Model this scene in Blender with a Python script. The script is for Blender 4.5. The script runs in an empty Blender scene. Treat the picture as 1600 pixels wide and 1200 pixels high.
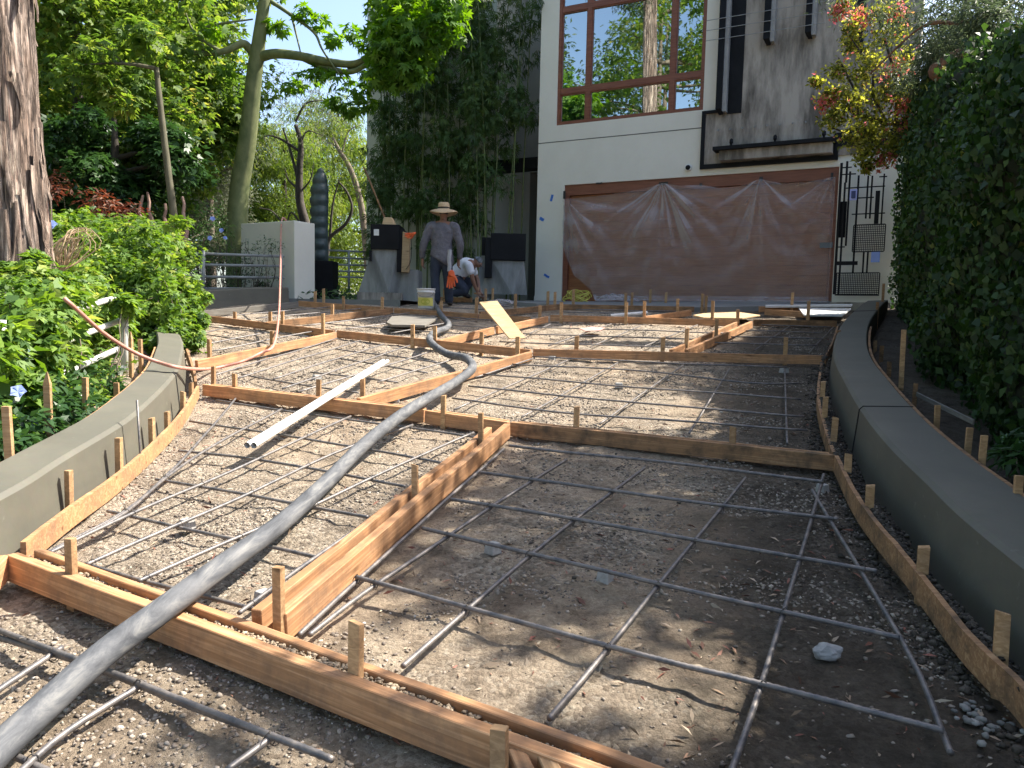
import bpy, bmesh, math, random
import numpy as np
from mathutils import Vector, Matrix, noise
random.seed(7); rng = np.random.default_rng(7)
sc = bpy.context.scene; COL = sc.collection
rad = math.radians
# ------------------------------------------------------------------ camera, sky, sun, exposure
FPX = 1170.0; PITCH = rad(5.05); ROLL = .022; CZ = 1.15
Rv = Vector((math.cos(ROLL), math.sin(ROLL)*math.sin(PITCH), math.sin(ROLL)*math.cos(PITCH)))
Uv = Vector((-math.sin(ROLL), math.cos(ROLL)*math.sin(PITCH), math.cos(ROLL)*math.cos(PITCH)))
Fv = Vector((0, math.cos(PITCH), -math.sin(PITCH)))
cd = bpy.data.cameras.new('camera'); cam = bpy.data.objects.new('camera', cd); COL.objects.link(cam)
cd.sensor_width = 36; cd.lens = 36*FPX/1600; cd.clip_start = .05; cd.clip_end = 2000
M = Matrix((Rv, Uv, -Fv)).transposed().to_4x4(); M.translation = (0, 0, CZ); cam.matrix_world = M
sc.camera = cam
SUN_EL = rad(51); SUN_AZ = rad(70)      # azimuth clockwise from +Y
w = bpy.data.worlds.new('World'); sc.world = w; w.use_nodes = True
nt = w.node_tree; bg = nt.nodes['Background']; sky = nt.nodes.new('ShaderNodeTexSky')
sky.sky_type = 'NISHITA'; sky.sun_disc = False; sky.sun_elevation = SUN_EL; sky.sun_rotation = SUN_AZ
sky.air_density = .9; sky.dust_density = 2.2; sky.ozone_density = .8
nt.links.new(sky.outputs[0], bg.inputs[0]); bg.inputs[1].default_value = .15
sd = bpy.data.lights.new('sun', 'SUN'); sun = bpy.data.objects.new('sun', sd); COL.objects.link(sun)
sd.energy = 5.0; sd.angle = rad(.55); sd.color = (1, .94, .83)
sdir = Vector((math.sin(SUN_AZ)*math.cos(SUN_EL), math.cos(SUN_AZ)*math.cos(SUN_EL), math.sin(SUN_EL)))
sun.rotation_euler = sdir.to_track_quat('Z', 'Y').to_euler()
sc.view_settings.view_transform = 'Standard'; sc.view_settings.look = 'None'
sc.view_settings.exposure = 1.32; sc.view_settings.gamma = 1
sc.render.engine = 'CYCLES'
# ------------------------------------------------------------------ survey helpers: sight a photo point onto the real ground / a real plane
def ray(u, v):
    d = Rv*((u-800)/FPX) + Uv*((600-v)/FPX) + Fv
    return d/d.y
PK = [(-20,-1.3),(0,0),(2,.156),(4,.325),(6,.54),(8,.785),(10,1.035),(12,1.28),(12.7,1.355),(14,1.43),(17,1.47),(60,1.6)]
PX_ = np.array([a for a, b in PK]); PY_ = np.array([b for a, b in PK])
def gz(x, y): return .0147*max(-6, min(6, x)) + float(np.interp(y, PX_, PY_))
def G(u, v, h=0.0):
    d = ray(u, v); y = .5
    while y < 40 and CZ+d.z*y > gz(d.x*y, y)+h: y += .02
    y -= .01
    return Vector((d.x*y, y, gz(d.x*y, y)+h))
def Y(u, v, y):
    d = ray(u, v); return Vector((d.x*y, y, CZ+d.z*y))
TH = rad(27.5)
O = Y(877, 470, 15)
# ------------------------------------------------------------------ object helpers
def tag(o, label=None, cat=None, group=None, kind=None):
    if label: assert 4 <= len(label.split()) or kind, label; o['label'] = label
    if cat: o['category'] = cat
    if group: o['group'] = group
    if kind: o['kind'] = kind
    return o
def thing(name, label, cat, loc=(0,0,0), group=None, rz=0):
    o = bpy.data.objects.new(name, None); COL.objects.link(o); o.location = loc; o.rotation_euler = (0,0,rz)
    o.empty_display_size = .1
    return tag(o, label, cat, group)
def link(name, me, mat, parent=None, loc=None):
    o = bpy.data.objects.new(name, me); COL.objects.link(o)
    if mat: me.materials.append(mat)
    if parent is not None: o.parent = parent
    if loc is not None: o.location = loc
    return o
LOCALS = set()
class MB:
    """collects geometry; world=True means the numbers are world coordinates"""
    def __init__(s): s.v = []; s.f = []; s.r = []
    def add(s, vs, fs, r=None):
        n = len(s.v); s.v += [tuple(a) for a in vs]; s.f += [tuple(i+n for i in f) for f in fs]
        s.r += [r if r is not None else 0.]*len(fs); return s
    def box(s, x0, x1, y0, y1, z0, z1):
        vs = [(x, y, z) for z in (z0, z1) for y in (y0, y1) for x in (x0, x1)]
        return s.add(vs, [(0,2,3,1),(4,5,7,6),(0,1,5,4),(2,6,7,3),(0,4,6,2),(1,3,7,5)])
    def hexa(s, a, b):   # a, b: 4 corners each
        return s.add(list(a)+list(b), [(3,2,1,0),(4,5,6,7),(0,1,5,4),(1,2,6,5),(2,3,7,6),(3,0,4,7)])
    def tube(s, pts, r, n=8, cap=True):
        pts = [Vector(p) for p in pts]; k = len(pts)
        rs = r if hasattr(r, '__len__') else [r]*k
        up = Vector((0,0,1)); vs = []; prev = None
        for i, p in enumerate(pts):
            t = (pts[min(i+1,k-1)]-pts[max(i-1,0)]).normalized()
            if prev is None:
                a = t.cross(up)
                if a.length < .1: a = t.cross(Vector((1,0,0)))
                a.normalize()
            else: a = (prev - t*prev.dot(t)).normalized()
            prev = a; b = t.cross(a)
            for j in range(n):
                an = 2*math.pi*j/n; vs.append(p + a*(math.cos(an)*rs[i]) + b*(math.sin(an)*rs[i]))
        fs = [(i*n+j, i*n+(j+1)%n, (i+1)*n+(j+1)%n, (i+1)*n+j) for i in range(k-1) for j in range(n)]
        if cap: fs += [tuple(range(n-1,-1,-1)), tuple((k-1)*n+j for j in range(n))]
        return s.add(vs, fs)
    def lathe(s, prof, c=(0,0,0), n=24, sx=1, sy=1):
        vs = [(c[0]+r*math.cos(2*math.pi*j/n)*sx, c[1]+r*math.sin(2*math.pi*j/n)*sy, c[2]+z) for r, z in prof for j in range(n)]
        fs = [(i*n+j, i*n+(j+1)%n, (i+1)*n+(j+1)%n, (i+1)*n+j) for i in range(len(prof)-1) for j in range(n)]
        return s.add(vs, fs)
    def build(s, name, mat, parent=None, smooth=False, origin=True, bevel=0):
        V = np.array(s.v, dtype=float)
        loc = None
        if parent is not None:
            q = parent; off = Vector((0,0,0))
            if parent.name not in LOCALS:
                V = V - np.array(parent_world(parent))
        elif origin:
            loc = Vector(((V[:,0].min()+V[:,0].max())/2, (V[:,1].min()+V[:,1].max())/2, V[:,2].min()))
            V = V - np.array(loc)
        me = bpy.data.meshes.new(name); me.from_pydata(V.tolist(), [], s.f); me.update()
        if smooth: me.polygons.foreach_set('use_smooth', [True]*len(me.polygons))
        if any(s.r):
            at = me.attributes.new('rnd', 'FLOAT', 'FACE'); at.data.foreach_set('value', s.r)
        o = link(name, me, mat, parent, loc)
        if bevel:
            b = o.modifiers.new('bevel', 'BEVEL'); b.width = bevel; b.segments = 2; b.limit_method = 'ANGLE'; b.angle_limit = rad(40)
        return o
def parent_world(p):
    v = Vector(p.location)
    while p.parent is not None: p = p.parent; v += Vector(p.location)
    return v
def spline(pts, n=8):
    P = [Vector(p) for p in pts]; P = [P[0]*2-P[1]]+P+[P[-1]*2-P[-2]]; out = []
    for i in range(1, len(P)-2):
        a, b, c, d = P[i-1:i+3]
        for k in range(n):
            t = k/n
            out.append(.5*((2*b)+(c-a)*t+(2*a-5*b+4*c-d)*t*t+(3*b-a-3*c+d)*t**3))
    return out+[P[-2]]
# ------------------------------------------------------------------ materials
def newmat(name):
    m = bpy.data.materials.new(name); m.use_nodes = True; n = m.node_tree.nodes; l = m.node_tree.links
    return m, n, l, n['Principled BSDF']
def ramp(n, l, src, stops):
    r = n.new('ShaderNodeValToRGB'); e = r.color_ramp.elements
    while len(e) < len(stops): e.new(.5)
    for k, (p, c) in enumerate(stops): e[k].position = p; e[k].color = (*c, 1)
    l.new(src, r.inputs[0]); return r.outputs[0]
def tex(n, l, kind='Noise', scale=5, sc3=(1,1,1), detail=6, rough=.6, coord='Object', dist=0):
    tc = n.new('ShaderNodeTexCoord'); mp = n.new('ShaderNodeMapping'); mp.inputs['Scale'].default_value = sc3
    l.new(tc.outputs[coord], mp.inputs[0])
    t = n.new('ShaderNodeTex'+kind); l.new(mp.outputs[0], t.inputs['Vector']); t.inputs['Scale'].default_value = scale
    if kind == 'Noise': t.inputs['Detail'].default_value = detail; t.inputs['Roughness'].default_value = rough; t.inputs['Distortion'].default_value = dist
    return t
def bump(n, l, src, b, strength=.3, dist=.01):
    bn = n.new('ShaderNodeBump'); bn.inputs['Strength'].default_value = strength; bn.inputs['Distance'].default_value = dist
    l.new(src, bn.inputs['Height']); l.new(bn.outputs[0], b.inputs['Normal']); return bn
def simple(name, c1, c2=None, rough=.6, scale=6, sc3=(1,1,1), metal=0, bs=.2, bd=.004, spec=.5, detail=6, mid=(.35,.65)):
    m, n, l, b = newmat(name); c2 = c2 or c1
    t = tex(n, l, 'Noise', scale, sc3, detail)
    l.new(ramp(n, l, t.outputs['Fac'], [(mid[0], c1), (mid[1], c2)]), b.inputs['Base Color'])
    b.inputs['Roughness'].default_value = rough; b.inputs['Metallic'].default_value = metal
    b.inputs['Specular IOR Level'].default_value = spec
    if bs: bump(n, l, t.outputs['Fac'], b, bs, bd)
    return m
def mixc(n, l, fac, a, b, mode='MIX'):
    x = n.new('ShaderNodeMix'); x.data_type = 'RGBA'; x.blend_type = mode
    if isinstance(fac, (int, float)): x.inputs[0].default_value = fac
    else: l.new(fac, x.inputs[0])
    for i, s_ in ((6, a), (7, b)):
        if isinstance(s_, tuple): x.inputs[i].default_value = (*s_, 1)
        else: l.new(s_, x.inputs[i])
    return x.outputs[2]
def woodmat(name, a, b, dirt=(.12,.09,.07), dirtamt=.5):
    m, n, l, bs = newmat(name)
    oi = n.new('ShaderNodeObjectInfo')
    tc = n.new('ShaderNodeTexCoord'); va = n.new('ShaderNodeVectorMath'); va.operation = 'ADD'
    mlt = n.new('ShaderNodeMath'); mlt.operation = 'MULTIPLY'; mlt.inputs[1].default_value = 37
    l.new(oi.outputs['Random'], mlt.inputs[0]); l.new(tc.outputs['Object'], va.inputs[0]); l.new(mlt.outputs[0], va.inputs[1])
    mp = n.new('ShaderNodeMapping'); mp.inputs['Scale'].default_value = (1.5, 38, 38); l.new(va.outputs[0], mp.inputs[0])
    g = n.new('ShaderNodeTexNoise'); g.inputs['Scale'].default_value = 1.6; g.inputs['Detail'].default_value = 5; g.inputs['Distortion'].default_value = 1.2; l.new(mp.outputs[0], g.inputs['Vector'])
    c = ramp(n, l, g.outputs['Fac'], [(.3, tuple(q*.78 for q in a)), (.5, a), (.68, b)])
    d = n.new('ShaderNodeTexNoise'); d.inputs['Scale'].default_value = 7; d.inputs['Detail'].default_value = 8; d.inputs['Roughness'].default_value = .7; l.new(va.outputs[0], d.inputs['Vector'])
    df = ramp(n, l, d.outputs['Fac'], [(.44, (0,0,0)), (.66, (dirtamt,)*3)])
    c = mixc(n, l, df, c, dirt)
    mk = n.new('ShaderNodeMapping'); mk.inputs['Scale'].default_value = (2.2, 9, 9); l.new(va.outputs[0], mk.inputs[0]); kn = n.new('ShaderNodeTexVoronoi'); kn.inputs['Scale'].default_value = 1.1; l.new(mk.outputs[0], kn.inputs['Vector'])
    c = mixc(n, l, ramp(n, l, kn.outputs['Distance'], [(.05, (.85,.85,.85)), (.11, (.25,.25,.25)), (.16, (0,0,0))]), c, tuple(q*.30 for q in a))
    hv = n.new('ShaderNodeHueSaturation'); l.new(c, hv.inputs['Color'])
    mr = n.new('ShaderNodeMapRange'); mr.inputs['To Min'].default_value = .78; mr.inputs['To Max'].default_value = 1.14; l.new(oi.outputs['Random'], mr.inputs[0]); l.new(mr.outputs[0], hv.inputs['Value'])
    l.new(hv.outputs[0], bs.inputs['Base Color']); bs.inputs['Roughness'].default_value = .75; bs.inputs['Specular IOR Level'].default_value = .25
    bump(n, l, g.outputs['Fac'], bs, .35, .003)
    return m
def leafmat(name, stops, trans=.4, rough=.56, spec=.4):
    m, n, l, b = newmat(name)
    a = n.new('ShaderNodeAttribute'); a.attribute_name = 'rnd'
    c = ramp(n, l, a.outputs['Fac'], stops)
    l.new(c, b.inputs['Base Color']); b.inputs['Roughness'].default_value = rough; b.inputs['Specular IOR Level'].default_value = spec
    t = n.new('ShaderNodeBsdfTranslucent')
    hv = n.new('ShaderNodeHueSaturation'); hv.inputs['Hue'].default_value = .485; hv.inputs['Saturation'].default_value = 1.15; hv.inputs['Value'].default_value = 1.7
    l.new(c, hv.inputs['Color']); l.new(hv.outputs[0], t.inputs['Color'])
    mx = n.new('ShaderNodeMixShader'); mx.inputs[0].default_value = trans
    l.new(b.outputs[0], mx.inputs[1]); l.new(t.outputs[0], mx.inputs[2]); l.new(mx.outputs[0], n['Material Output'].inputs[0])
    return m
WOOD = woodmat('form_lumber', (.50,.26,.125), (.68,.39,.205), dirt=(.16,.11,.08), dirtamt=.6)
WOODP = woodmat('stake_lumber', (.50,.30,.15), (.64,.41,.22), dirtamt=.4)
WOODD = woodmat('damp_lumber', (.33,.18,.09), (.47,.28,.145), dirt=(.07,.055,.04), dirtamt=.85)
PLY = woodmat('plywood', (.54,.38,.21), (.62,.46,.27), dirtamt=.15)
GPLY = woodmat('weathered_board', (.20,.185,.16), (.27,.25,.215), dirtamt=.3)
def concmat(name, a, b, sc_=3.0, streak=False, rough=.7, bs=.08):
    m, n, l, bb = newmat(name)
    t = tex(n, l, 'Noise', sc_, (1,1,.22) if streak else (1,1,1), 8, .65)
    c = ramp(n, l, t.outputs['Fac'], [((.38, a) if streak else (.3, a)), ((.60, b) if streak else (.7, b))])
    t2 = tex(n, l, 'Noise', sc_*14, (1,1,1), 4)
    c = mixc(n, l, .12, c, t2.outputs['Color'], 'SOFT_LIGHT')
    l.new(c, bb.inputs['Base Color']); bb.inputs['Roughness'].default_value = rough
    bump(n, l, t2.outputs['Fac'], bb, bs, .003); return m
FRESH = concmat('fresh_grey_plaster', (.105,.098,.074), (.145,.137,.106), 2.4, rough=.6, bs=.15)
_n, _l, _b = FRESH.node_tree.nodes, FRESH.node_tree.links, FRESH.node_tree.nodes['Principled BSDF']
_t = tex(_n, _l, 'Noise', .9, (1,1,3), 9, .7, dist=2.0); _src = _b.inputs['Base Color'].links[0].from_socket
_c = mixc(_n, _l, ramp(_n, _l, _t.outputs['Fac'], [(.42,(0,0,0)),(.62,(.55,.55,.55))]), _src, (.10,.097,.078)); _t4 = tex(_n, _l, 'Noise', 22, (1,1,1), 3, .5)
_c = mixc(_n, _l, ramp(_n, _l, _t4.outputs['Fac'], [(.68,(0,0,0)),(.76,(.35,.35,.35))]), _c, (.26,.25,.21)); _l.new(_c, _b.inputs['Base Color'])
STUCCO = concmat('cream_stucco', (.70,.67,.57), (.77,.74,.64), 1.5, rough=.85, bs=.25)
STUCCO2 = concmat('grey_stucco', (.36,.36,.33), (.44,.44,.40), 1.2, rough=.85, bs=.2)
CONC = concmat('stained_concrete', (.10,.085,.068), (.40,.355,.30), 3.4, streak=True)
CONCP = concmat('planter_concrete', (.16,.165,.16), (.36,.365,.35), 2.2, streak=True)
APRON = concmat('apron_concrete', (.16,.16,.155), (.24,.24,.23), 2.0)
REBAR = simple('rebar_steel', (.10,.10,.108), (.25,.22,.20), .5, 22, (1,1,1), .4, .8, .003)
DOBIE = simple('spacer_concrete', (.32,.31,.29), (.45,.44,.42), .8, 40)
HOSE = None
m, n, l, b = newmat('scuffed_rubber')
tc_ = n.new('ShaderNodeTexCoord'); mp_ = n.new('ShaderNodeMapping'); mp_.inputs['Rotation'].default_value = (0,0,rad(28)); mp_.inputs['Scale'].default_value = (30,3.2,30); l.new(tc_.outputs['Object'], mp_.inputs[0])
t = n.new('ShaderNodeTexNoise'); t.inputs['Scale'].default_value = 1; t.inputs['Detail'].default_value = 9; t.inputs['Roughness'].default_value = .68; t.inputs['Distortion'].default_value = .5; l.new(mp_.outputs[0], t.inputs['Vector'])
t2 = tex(n, l, 'Noise', 5, (1,1,1), 6, .6); t3 = tex(n, l, 'Noise', 70, (1,1,1), 5, .7)
c = ramp(n, l, t.outputs['Fac'], [(.34, (.06,.063,.070)), (.5, (.105,.109,.118)), (.70, (.215,.212,.205))])
c = mixc(n, l, ramp(n, l, t2.outputs['Fac'], [(.45, (0,0,0)), (.7, (.5,.5,.5))]), c, (.19,.19,.195))
l.new(c, b.inputs['Base Color']); b.inputs['Roughness'].default_value = .72; b.inputs['Specular IOR Level'].default_value = .3; bump(n, l, t3.outputs['Fac'], b, .25, .002); HOSE = m
PINK = simple('faded_pink_hose', (.50,.20,.15), (.62,.30,.23), .5, 14)
PVC = simple('white_plastic', (.78,.78,.76), (.66,.65,.62), .35, 9, bs=.02)
BLACK = simple('black_metal', (.004,.0045,.006), (.009,.0095,.012), .6, 5, bs=.03, spec=.2)
STEEL = simple('grey_rail_metal', (.20,.22,.22), (.30,.31,.30), .5, 8)
WHITEM = simple('peeling_white_paint', (.62,.62,.58), (.42,.41,.38), .5, 12, mid=(.5,.75))
REDW = simple('red_brown_wood', (.17,.055,.03), (.25,.09,.05), .45, 3, (1,1,12))
DOORW = simple('garage_door_wood', (.25,.085,.03), (.36,.145,.055), .4, 3, (1,6,12))
DARK = simple('dark_interior', (.012,.012,.012), (.02,.02,.02), .8, 3, bs=0)
BLUE = simple('blue_masking_tape', (.03,.14,.50), (.05,.2,.6), .6, 20)
BTAPE = simple('black_tape', (.01,.01,.012), (.02,.02,.025), .5, 20)
SOIL = simple('planting_soil', (.05,.035,.022), (.12,.085,.05), .95, 9, bs=.8, bd=.03)
# ground: dusty subgrade with gravel, darker damp soil along the right wall
m, n, l, b = newmat('subgrade_dirt')
big = tex(n, l, 'Noise', .9, (1,1,1), 6, .6); mid = tex(n, l, 'Noise', 7, (1,1,1), 8, .72); fine = tex(n, l, 'Noise', 70, (1,1,1), 6, .8)
vor = tex(n, l, 'Voronoi', 62); vor2 = tex(n, l, 'Voronoi', 120)
base = ramp(n, l, mid.outputs['Fac'], [(.34, (.17,.13,.092)), (.48, (.40,.31,.225)), (.66, (.60,.485,.355))])
sepc = n.new('ShaderNodeSeparateColor'); l.new(vor.outputs['Color'], sepc.inputs[0])
stone = ramp(n, l, sepc.outputs[0], [(0, (.15,.125,.10)), (.35, (.36,.30,.235)), (.8, (.56,.475,.375)), (1, (.68,.60,.50))])
gm = ramp(n, l, big.outputs['Fac'], [(.42, (0,0,0)), (.58, (.75,.75,.75))])
base = mixc(n, l, gm, base, stone)
base = mixc(n, l, .55, base, ramp(n, l, fine.outputs['Fac'], [(.32, (.2,.2,.2)), (.68, (.78,.78,.78))]), 'OVERLAY')
pt = tex(n, l, 'Noise', 1.9, (1,1,1), 7, .68, dist=.8); base = mixc(n, l, ramp(n, l, pt.outputs['Fac'], [(.50,(0,0,0)),(.66,(.62,.62,.62))]), base, mixc(n, l, .8, base, (.11,.085,.06)))
# damp band follows the right form board (line in plan: x = 1.3 .. 3.8)
geo = n.new('ShaderNodeNewGeometry'); sx = n.new('ShaderNodeSeparateXYZ'); l.new(geo.outputs['Position'], sx.inputs[0])
ma = n.new('ShaderNodeMath'); ma.operation = 'MULTIPLY_ADD'; ma.inputs[1].default_value = -.30; ma.inputs[2].default_value = .42; l.new(sx.outputs['Y'], ma.inputs[0])
mb = n.new('ShaderNodeMath'); mb.operation = 'ADD'; l.new(sx.outputs['X'], mb.inputs[0]); l.new(ma.outputs[0], mb.inputs[1])
mc = n.new('ShaderNodeMath'); mc.operation = 'MULTIPLY_ADD'; mc.inputs[1].default_value = 1.6; l.new(mid.outputs['Fac'], mc.inputs[0]); l.new(mb.outputs[0], mc.inputs[2])
wet = ramp(n, l, mc.outputs[0], [(.95, (0,0,0)), (1.0, (.8,.8,.8))])
mr = n.new('ShaderNodeMapRange'); mr.inputs['From Min'].default_value = .9; mr.inputs['From Max'].default_value = 1.35; mr.inputs['To Max'].default_value = .88; l.new(mc.outputs[0], mr.inputs[0])
base = mixc(n, l, mr.outputs[0], base, mixc(n, l, .82, base, (.032,.027,.021)))
l.new(base, b.inputs['Base Color']); b.inputs['Roughness'].default_value = .95; b.inputs['Specular IOR Level'].default_value = .2
inv = n.new('ShaderNodeMath'); inv.operation = 'MULTIPLY'; l.new(vor.outputs['Distance'], inv.inputs[0]); l.new(gm, inv.inputs[1])
hs = n.new('ShaderNodeMath'); hs.operation = 'MULTIPLY_ADD'; hs.inputs[1].default_value = -1.2; l.new(inv.outputs[0], hs.inputs[0]); l.new(fine.outputs['Fac'], hs.inputs[2])
h2 = n.new('ShaderNodeMath'); h2.operation = 'MULTIPLY_ADD'; h2.inputs[1].default_value = 1.6; l.new(mid.outputs['Fac'], h2.inputs[0]); l.new(hs.outputs[0], h2.inputs[2])
bump(n, l, h2.outputs[0], b, 1.0, .026); DIRT = m
def attrmat(name, stops, rough=.85, sp=.3):
    m, n, l, b = newmat(name); a = n.new('ShaderNodeAttribute'); a.attribute_name = 'rnd'
    l.new(ramp(n, l, a.outputs['Fac'], stops), b.inputs['Base Color']); b.inputs['Roughness'].default_value = rough; b.inputs['Specular IOR Level'].default_value = sp
    return m
STONE = attrmat('gravel_stone', [(0,(.08,.068,.058)),(.3,(.20,.165,.135)),(.7,(.33,.278,.225)),(.95,(.43,.37,.305)),(1,(.56,.51,.45))])
LITTER = attrmat('dry_leaf', [(0,(.11,.055,.035)),(.25,(.26,.10,.07)),(.45,(.26,.17,.11)),(1,(.46,.38,.28))], .6)
CANE = simple('bamboo_cane', (.07,.11,.03), (.17,.19,.06), .4, 4, (1,1,6))
BARKD = simple('dark_bark', (.035,.028,.022), (.085,.07,.055), .9, 14, (1,1,.3), bs=.8, bd=.02)
BARKT = simple('tan_bark', (.14,.11,.085), (.24,.19,.14), .85, 16, (1,1,.3), bs=.8, bd=.02)
BARKG = simple('green_bark', (.10,.125,.045), (.19,.205,.085), .7, 7, (1,1,.6), bs=.5, bd=.01)
L_MAPLE = leafmat('maple_leaf', [(0,(.035,.08,.018)),(.45,(.095,.175,.035)),(.8,(.19,.27,.055)),(1,(.36,.34,.10))], .52)
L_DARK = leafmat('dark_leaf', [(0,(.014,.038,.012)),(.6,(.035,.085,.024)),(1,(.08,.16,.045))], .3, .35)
L_VINE = leafmat('vine_leaf', [(0,(.025,.065,.013)),(.45,(.105,.20,.033)),(.8,(.21,.32,.06)),(1,(.36,.40,.11))])
L_OLIVE = leafmat('olive_leaf', [(0,(.07,.085,.05)),(.6,(.14,.16,.095)),(1,(.24,.25,.16))], .3)
L_LIGHT = leafmat('light_leaf', [(0,(.05,.10,.02)),(.5,(.12,.19,.035)),(1,(.26,.30,.07))], .5)
L_BAMB = leafmat('bamboo_leaf', [(0,(.03,.065,.02)),(.6,(.085,.155,.045)),(1,(.17,.26,.075))], .35)
L_SILK = leafmat('silk_leaf', [(0,(.05,.12,.02)),(.6,(.11,.23,.03)),(1,(.20,.34,.06))], .5)
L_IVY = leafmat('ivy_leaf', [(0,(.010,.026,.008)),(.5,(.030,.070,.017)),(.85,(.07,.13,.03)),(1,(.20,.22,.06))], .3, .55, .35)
L_MYRT = leafmat('myrtle_leaf', [(0,(.06,.075,.018)),(.4,(.17,.20,.04)),(.65,(.36,.38,.08)),(.77,(.50,.46,.13)),(.81,(.50,.22,.14)),(1,(.60,.20,.22))], .6)
L_SILV = leafmat('silver_leaf', [(0,(.035,.055,.03)),(.6,(.075,.105,.055)),(1,(.15,.19,.11))], .4)
L_RED = leafmat('red_leaf', [(0,(.05,.02,.014)),(.6,(.12,.045,.025)),(1,(.20,.09,.045))], .4)
L_EUC = leafmat('eucalyptus_leaf', [(0,(.03,.055,.025)),(.6,(.06,.10,.045)),(1,(.12,.16,.07))], .35)
PETAL = leafmat('blue_petal', [(0,(.30,.38,.75)),(1,(.48,.56,.88))], .4)
WPETAL = leafmat('white_petal', [(0,(.65,.65,.62)),(1,(.75,.76,.7))], .4)
# ------------------------------------------------------------------ setting: ground
def nz(x, y, s, k=0): return noise.noise(Vector((x*s, y*s, k)))
def bumpy(x, y):
    return .022*nz(x,y,1.7)+.016*nz(x,y,5,3)+.010*nz(x,y,14,7)+.006*abs(nz(x,y,33,9))
def left_edge(y):   # outer side of the left low wall
    return float(np.interp(y, [0,2.7,3.3,4.1,5.3,7,9,11,13], [-2.05,-2.1,-2.17,-2.32,-2.66,-3.35,-4.3,-5.1,-5.5]))
def right_edge(y):
    return float(np.interp(y, [0,2.1,2.6,3.6,4.4,5.2,6.3,7.4,8.7,10.5,12], [1.68,1.80,1.86,2.1,2.33,2.6,3.02,3.5,4.12,5.1,5.6]))
def ground_z(x, y):
    z = gz(x, y)
    if y < 12.2:
        d = left_edge(y) - x
        if d > 0: z += min(.12, d*1.2)+min(.5, max(0, d-.6)*.16)
        d = x - right_edge(y)
        if d > 0: z += min(.14, d*1.2)
    return z
xs = np.concatenate([np.linspace(-7.5,-3.0,60), np.arange(-2.96, 2.6, .035), np.linspace(2.65, 6.5, 60)])
ys = np.concatenate([np.arange(.55, 5.0, .035), np.linspace(5.06, 8, 55), np.linspace(8.07, 13.2, 60)])
V = []
for y in ys:
    for x in xs:
        z = ground_z(x, y)
        inside = left_edge(y) < x < right_edge(y)
        V.append((x, y, z + bumpy(x, y) + (0 if inside else .01*nz(x,y,12,4)) - .012))
nx = len(xs); F = [(j*nx+i, j*nx+i+1, (j+1)*nx+i+1, (j+1)*nx+i) for j in range(len(ys)-1) for i in range(nx-1)]
mb = MB(); mb.v = V; mb.f = F; mb.r = [0.]*len(F)
tag(mb.build('ground', DIRT, smooth=True, origin=False), 'bare dirt and gravel subgrade of the driveway', kind='structure')
xs2 = np.concatenate([np.linspace(-400,-30,12), np.linspace(-26,20,47), np.linspace(30,400,10)]); ys2 = np.concatenate([np.linspace(-200,-12,8), np.linspace(-10,30,41), np.linspace(40,500,12)])
V = []
for y in ys2:
    for x in xs2:
        z = gz(x, min(y, 17)) if y > 0 else gz(x, max(y, -3))
        V.append((x, y, z - .16 - (.1 if y < 13 else 0)))
nx = len(xs2); mb = MB(); mb.v = V; mb.f = [(j*nx+i, j*nx+i+1, (j+1)*nx+i+1, (j+1)*nx+i) for j in range(len(ys2)-1) for i in range(nx-1)]; mb.r = [0.]*len(mb.f)
tag(mb.build('garden_soil', SOIL, smooth=True, origin=False), kind='structure')
# garage apron slab and the pad beyond
def H(s, d, z):   # house frame -> world
    return Vector((O.x + s*math.cos(TH) + d*math.sin(TH), O.y - s*math.sin(TH) + d*math.cos(TH), O.z + z))
edge = [G(u, v, .07) for u, v in [(640,462),(745,468),(838,474),(960,478),(1100,480),(1200,478),(1300,475)]]
back = [H(-5.5,.3,.0), H(-2.5,.1,.0), H(-.6,-.01,.0), H(1.2,-.01,.0), H(3,-.01,.02), H(4.2,-.01,.03), H(5.6,-.01,.04)]
mb = MB(); top = edge+back; nE = len(edge)
mb.add(top+[p-Vector((0,0,.12)) for p in edge], [(i,i+1,nE+i+1,nE+i) for i in range(nE-1)]+[(2*nE+i,2*nE+i+1,i+1,i) for i in range(nE-1)])
tag(mb.build('apron_slab', APRON, origin=False), 'grey concrete apron in front of the garage door', kind='structure')
mb = MB(); a = [(-9.5,12.9),(-3.6,13.3),(-1.9,12.6),(-1.0,18.5),(-9.5,21)]
mb.add([(x,y,1.405) for x,y in a]+[(x,y,1.25) for x,y in a], [(0,1,2,3,4),(5,6,1,0),(6,7,2,1)])
tag(mb.build('entry_path', APRON, origin=False), kind='structure')
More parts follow.
